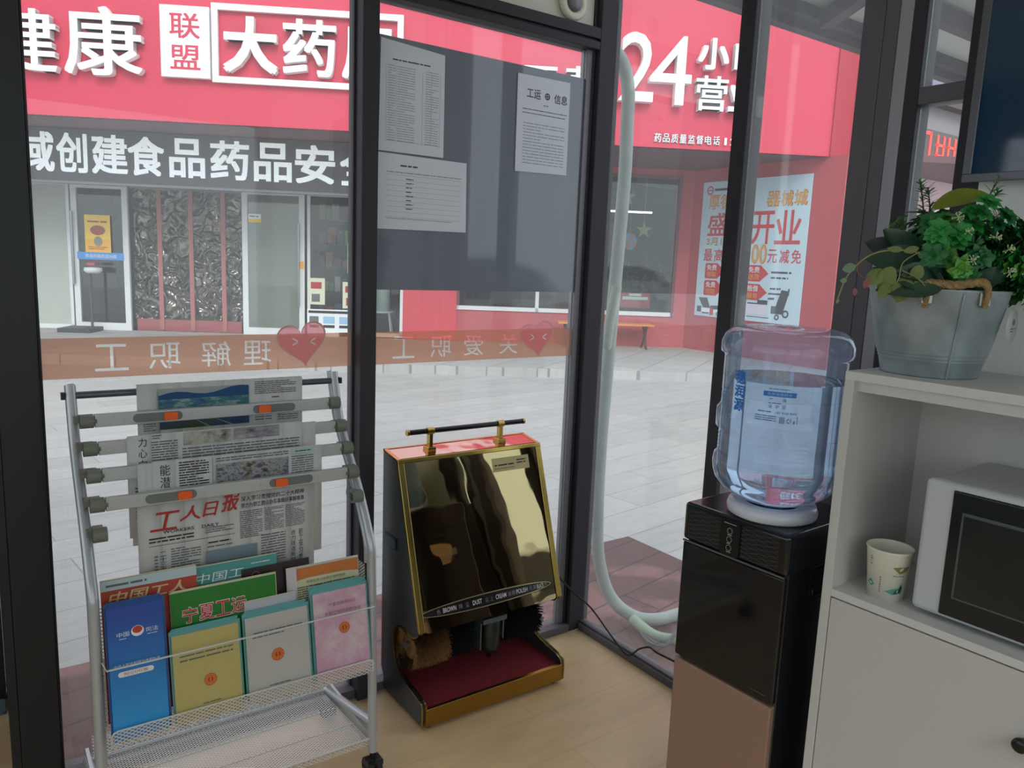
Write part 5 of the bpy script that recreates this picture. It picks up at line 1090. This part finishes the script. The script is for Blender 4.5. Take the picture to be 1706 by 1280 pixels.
# trailing vine on the left
vm = MB(); VG = pm('vine_pale_stem', '8a8c58', .6); VR = pm('vine_red_stem', '8a5a50', .6)
vm.tube(smooth([(-.03, -.09, .17), (-.07, -.10, .215), (-.11, -.105, .235), (-.16, -.105, .235), (-.195, -.105, .222), (-.225, -.105, .19), (-.24, -.105, .145)]), .0014, 6, fr=PF, m=0)
vm.tube(smooth([(-.195, -.105, .222), (-.21, -.105, .205), (-.205, -.105, .19), (-.19, -.105, .182)]), .001, 6, fr=PF, m=1)
vm.tube(smooth([(-.10, -.105, .235), (-.13, -.11, .215), (-.135, -.11, .185), (-.15, -.11, .165)]), .001, 6, fr=PF, m=0)
vm.tube(smooth([(-.13, -.11, .20), (-.105, -.112, .19), (-.085, -.115, .172)]), .001, 6, fr=PF, m=0)
vm.build('trailing_stem', [VG, VR], pp)
VL = pm('vine_leaf', '66722e', .5, var=.2, vscale=30); VP = pm('vine_red_leaf', '8c4c4a', .5); VQ = pm('vine_grey_leaf', '6d8468', .5)
for (x, z_, dx, dz, ln, wd, mt) in ((-.145, .205, -.5, -.8, .045, .036, VL), (-.165, .20, -.6, -.6, .038, .03, VL), (-.12, .19, -.2, -1, .05, .042, VL), (-.10, .185, .3, -1, .035, .03, VL), (-.13, .235, .8, .2, .03, .014, VL), (-.16, .238, .9, .0, .03, .012, VL), (-.215, .205, -.9, -.3, .024, .018, VQ), (-.19, .183, -.2, -1, .018, .014, VP), (-.212, .165, .2, -1, .015, .009, VP), (-.24, .145, -.2, -1, .01, .006, VQ), (-.228, .178, -1, .0, .012, .01, VQ), (-.095, .21, -.5, -.9, .03, .026, VL), (-.15, .175, -.5, -.8, .03, .024, VL)):
    m = MB(); leafm(m, PF.p(x, -.108, z_), PF.x*dx+PF.z*dz, -PF.y, ln, wd, .1, 0, 5, .1); m.build('vine_leaf', mt, pp)
FLW = pm('flower_white', 'c8d8a8', .6)
for k, (x, y, z_) in enumerate(((-.02, -.10, .275), (-.012, -.115, .225), (.035, -.08, .30), (.052, -.11, .245), (.055, -.118, .205), (.10, -.10, .205), (-.035, -.09, .30), (.02, -.12, .265))):
    m = MB(); random.seed(900+k)
    for j in range(16):
        v = V(random.gauss(0, 1), random.gauss(0, 1)-.5, random.gauss(0, 1)+.4).normalized(); c = PF.p(x, y-.01, z_); e = c+(PF.x*v.x+PF.y*v.y+PF.z*v.z)*.0095
        m.tube([c, e], .0005, 4); m.lathe([(0, -.0015), (.0014, 0), (0, .0015)], 6, Fr(e))
    m.build('flower_cluster', FLW, pp)

# ------------------------------------------------------------------ white car parked behind the booth (seen mirrored in the grey sheet)
car = thing('parked_car', 'white car parked outside, seen mirrored in the grey sheet on the middle window', 'car', (2.75, -6.75, G))
cfr = Fr((2.75, -7.6, G), (1, 0, 0), (0, 0, 1), (0, 1, 0))
pc = [(-2.2, .35), (-2.2, .75), (-2.0, .95), (-1.1, 1.05), (-.5, 1.55), (.9, 1.62), (1.6, 1.45), (2.05, 1.05), (2.15, .9), (2.15, .4)]
MB().prism(pc, 0, 1.7, cfr).build('car_body', pm('car_white', 'e6e8ea', .2, coat=.5), car, bevel=.06)
MB().prism([(-.95, 1.05), (-.42, 1.48), (.2, 1.52), (.2, 1.05)], 1.701, 1.706, cfr).build('side_window', pm('car_glass', '20262a', .05), car)
MB().prism([(.27, 1.05), (.27, 1.52), (.85, 1.54), (1.5, 1.38), (1.75, 1.05)], 1.701, 1.706, cfr).build('side_window', pm('car_glass', '20262a', .05), car)
MB().prism([(1.82, .85), (1.78, 1.0), (2.02, 1.02), (2.12, .9)], 1.701, 1.72, cfr).build('tail_light', pm('tail_red', 'a81c22', .2), car)
for x in (-1.4, 1.35):
    for z in (.1, 1.55): MB().tube([cfr.p(x, .33, z), cfr.p(x, .33, z+.2)], .33, 28).build('wheel', RUBBER, car)
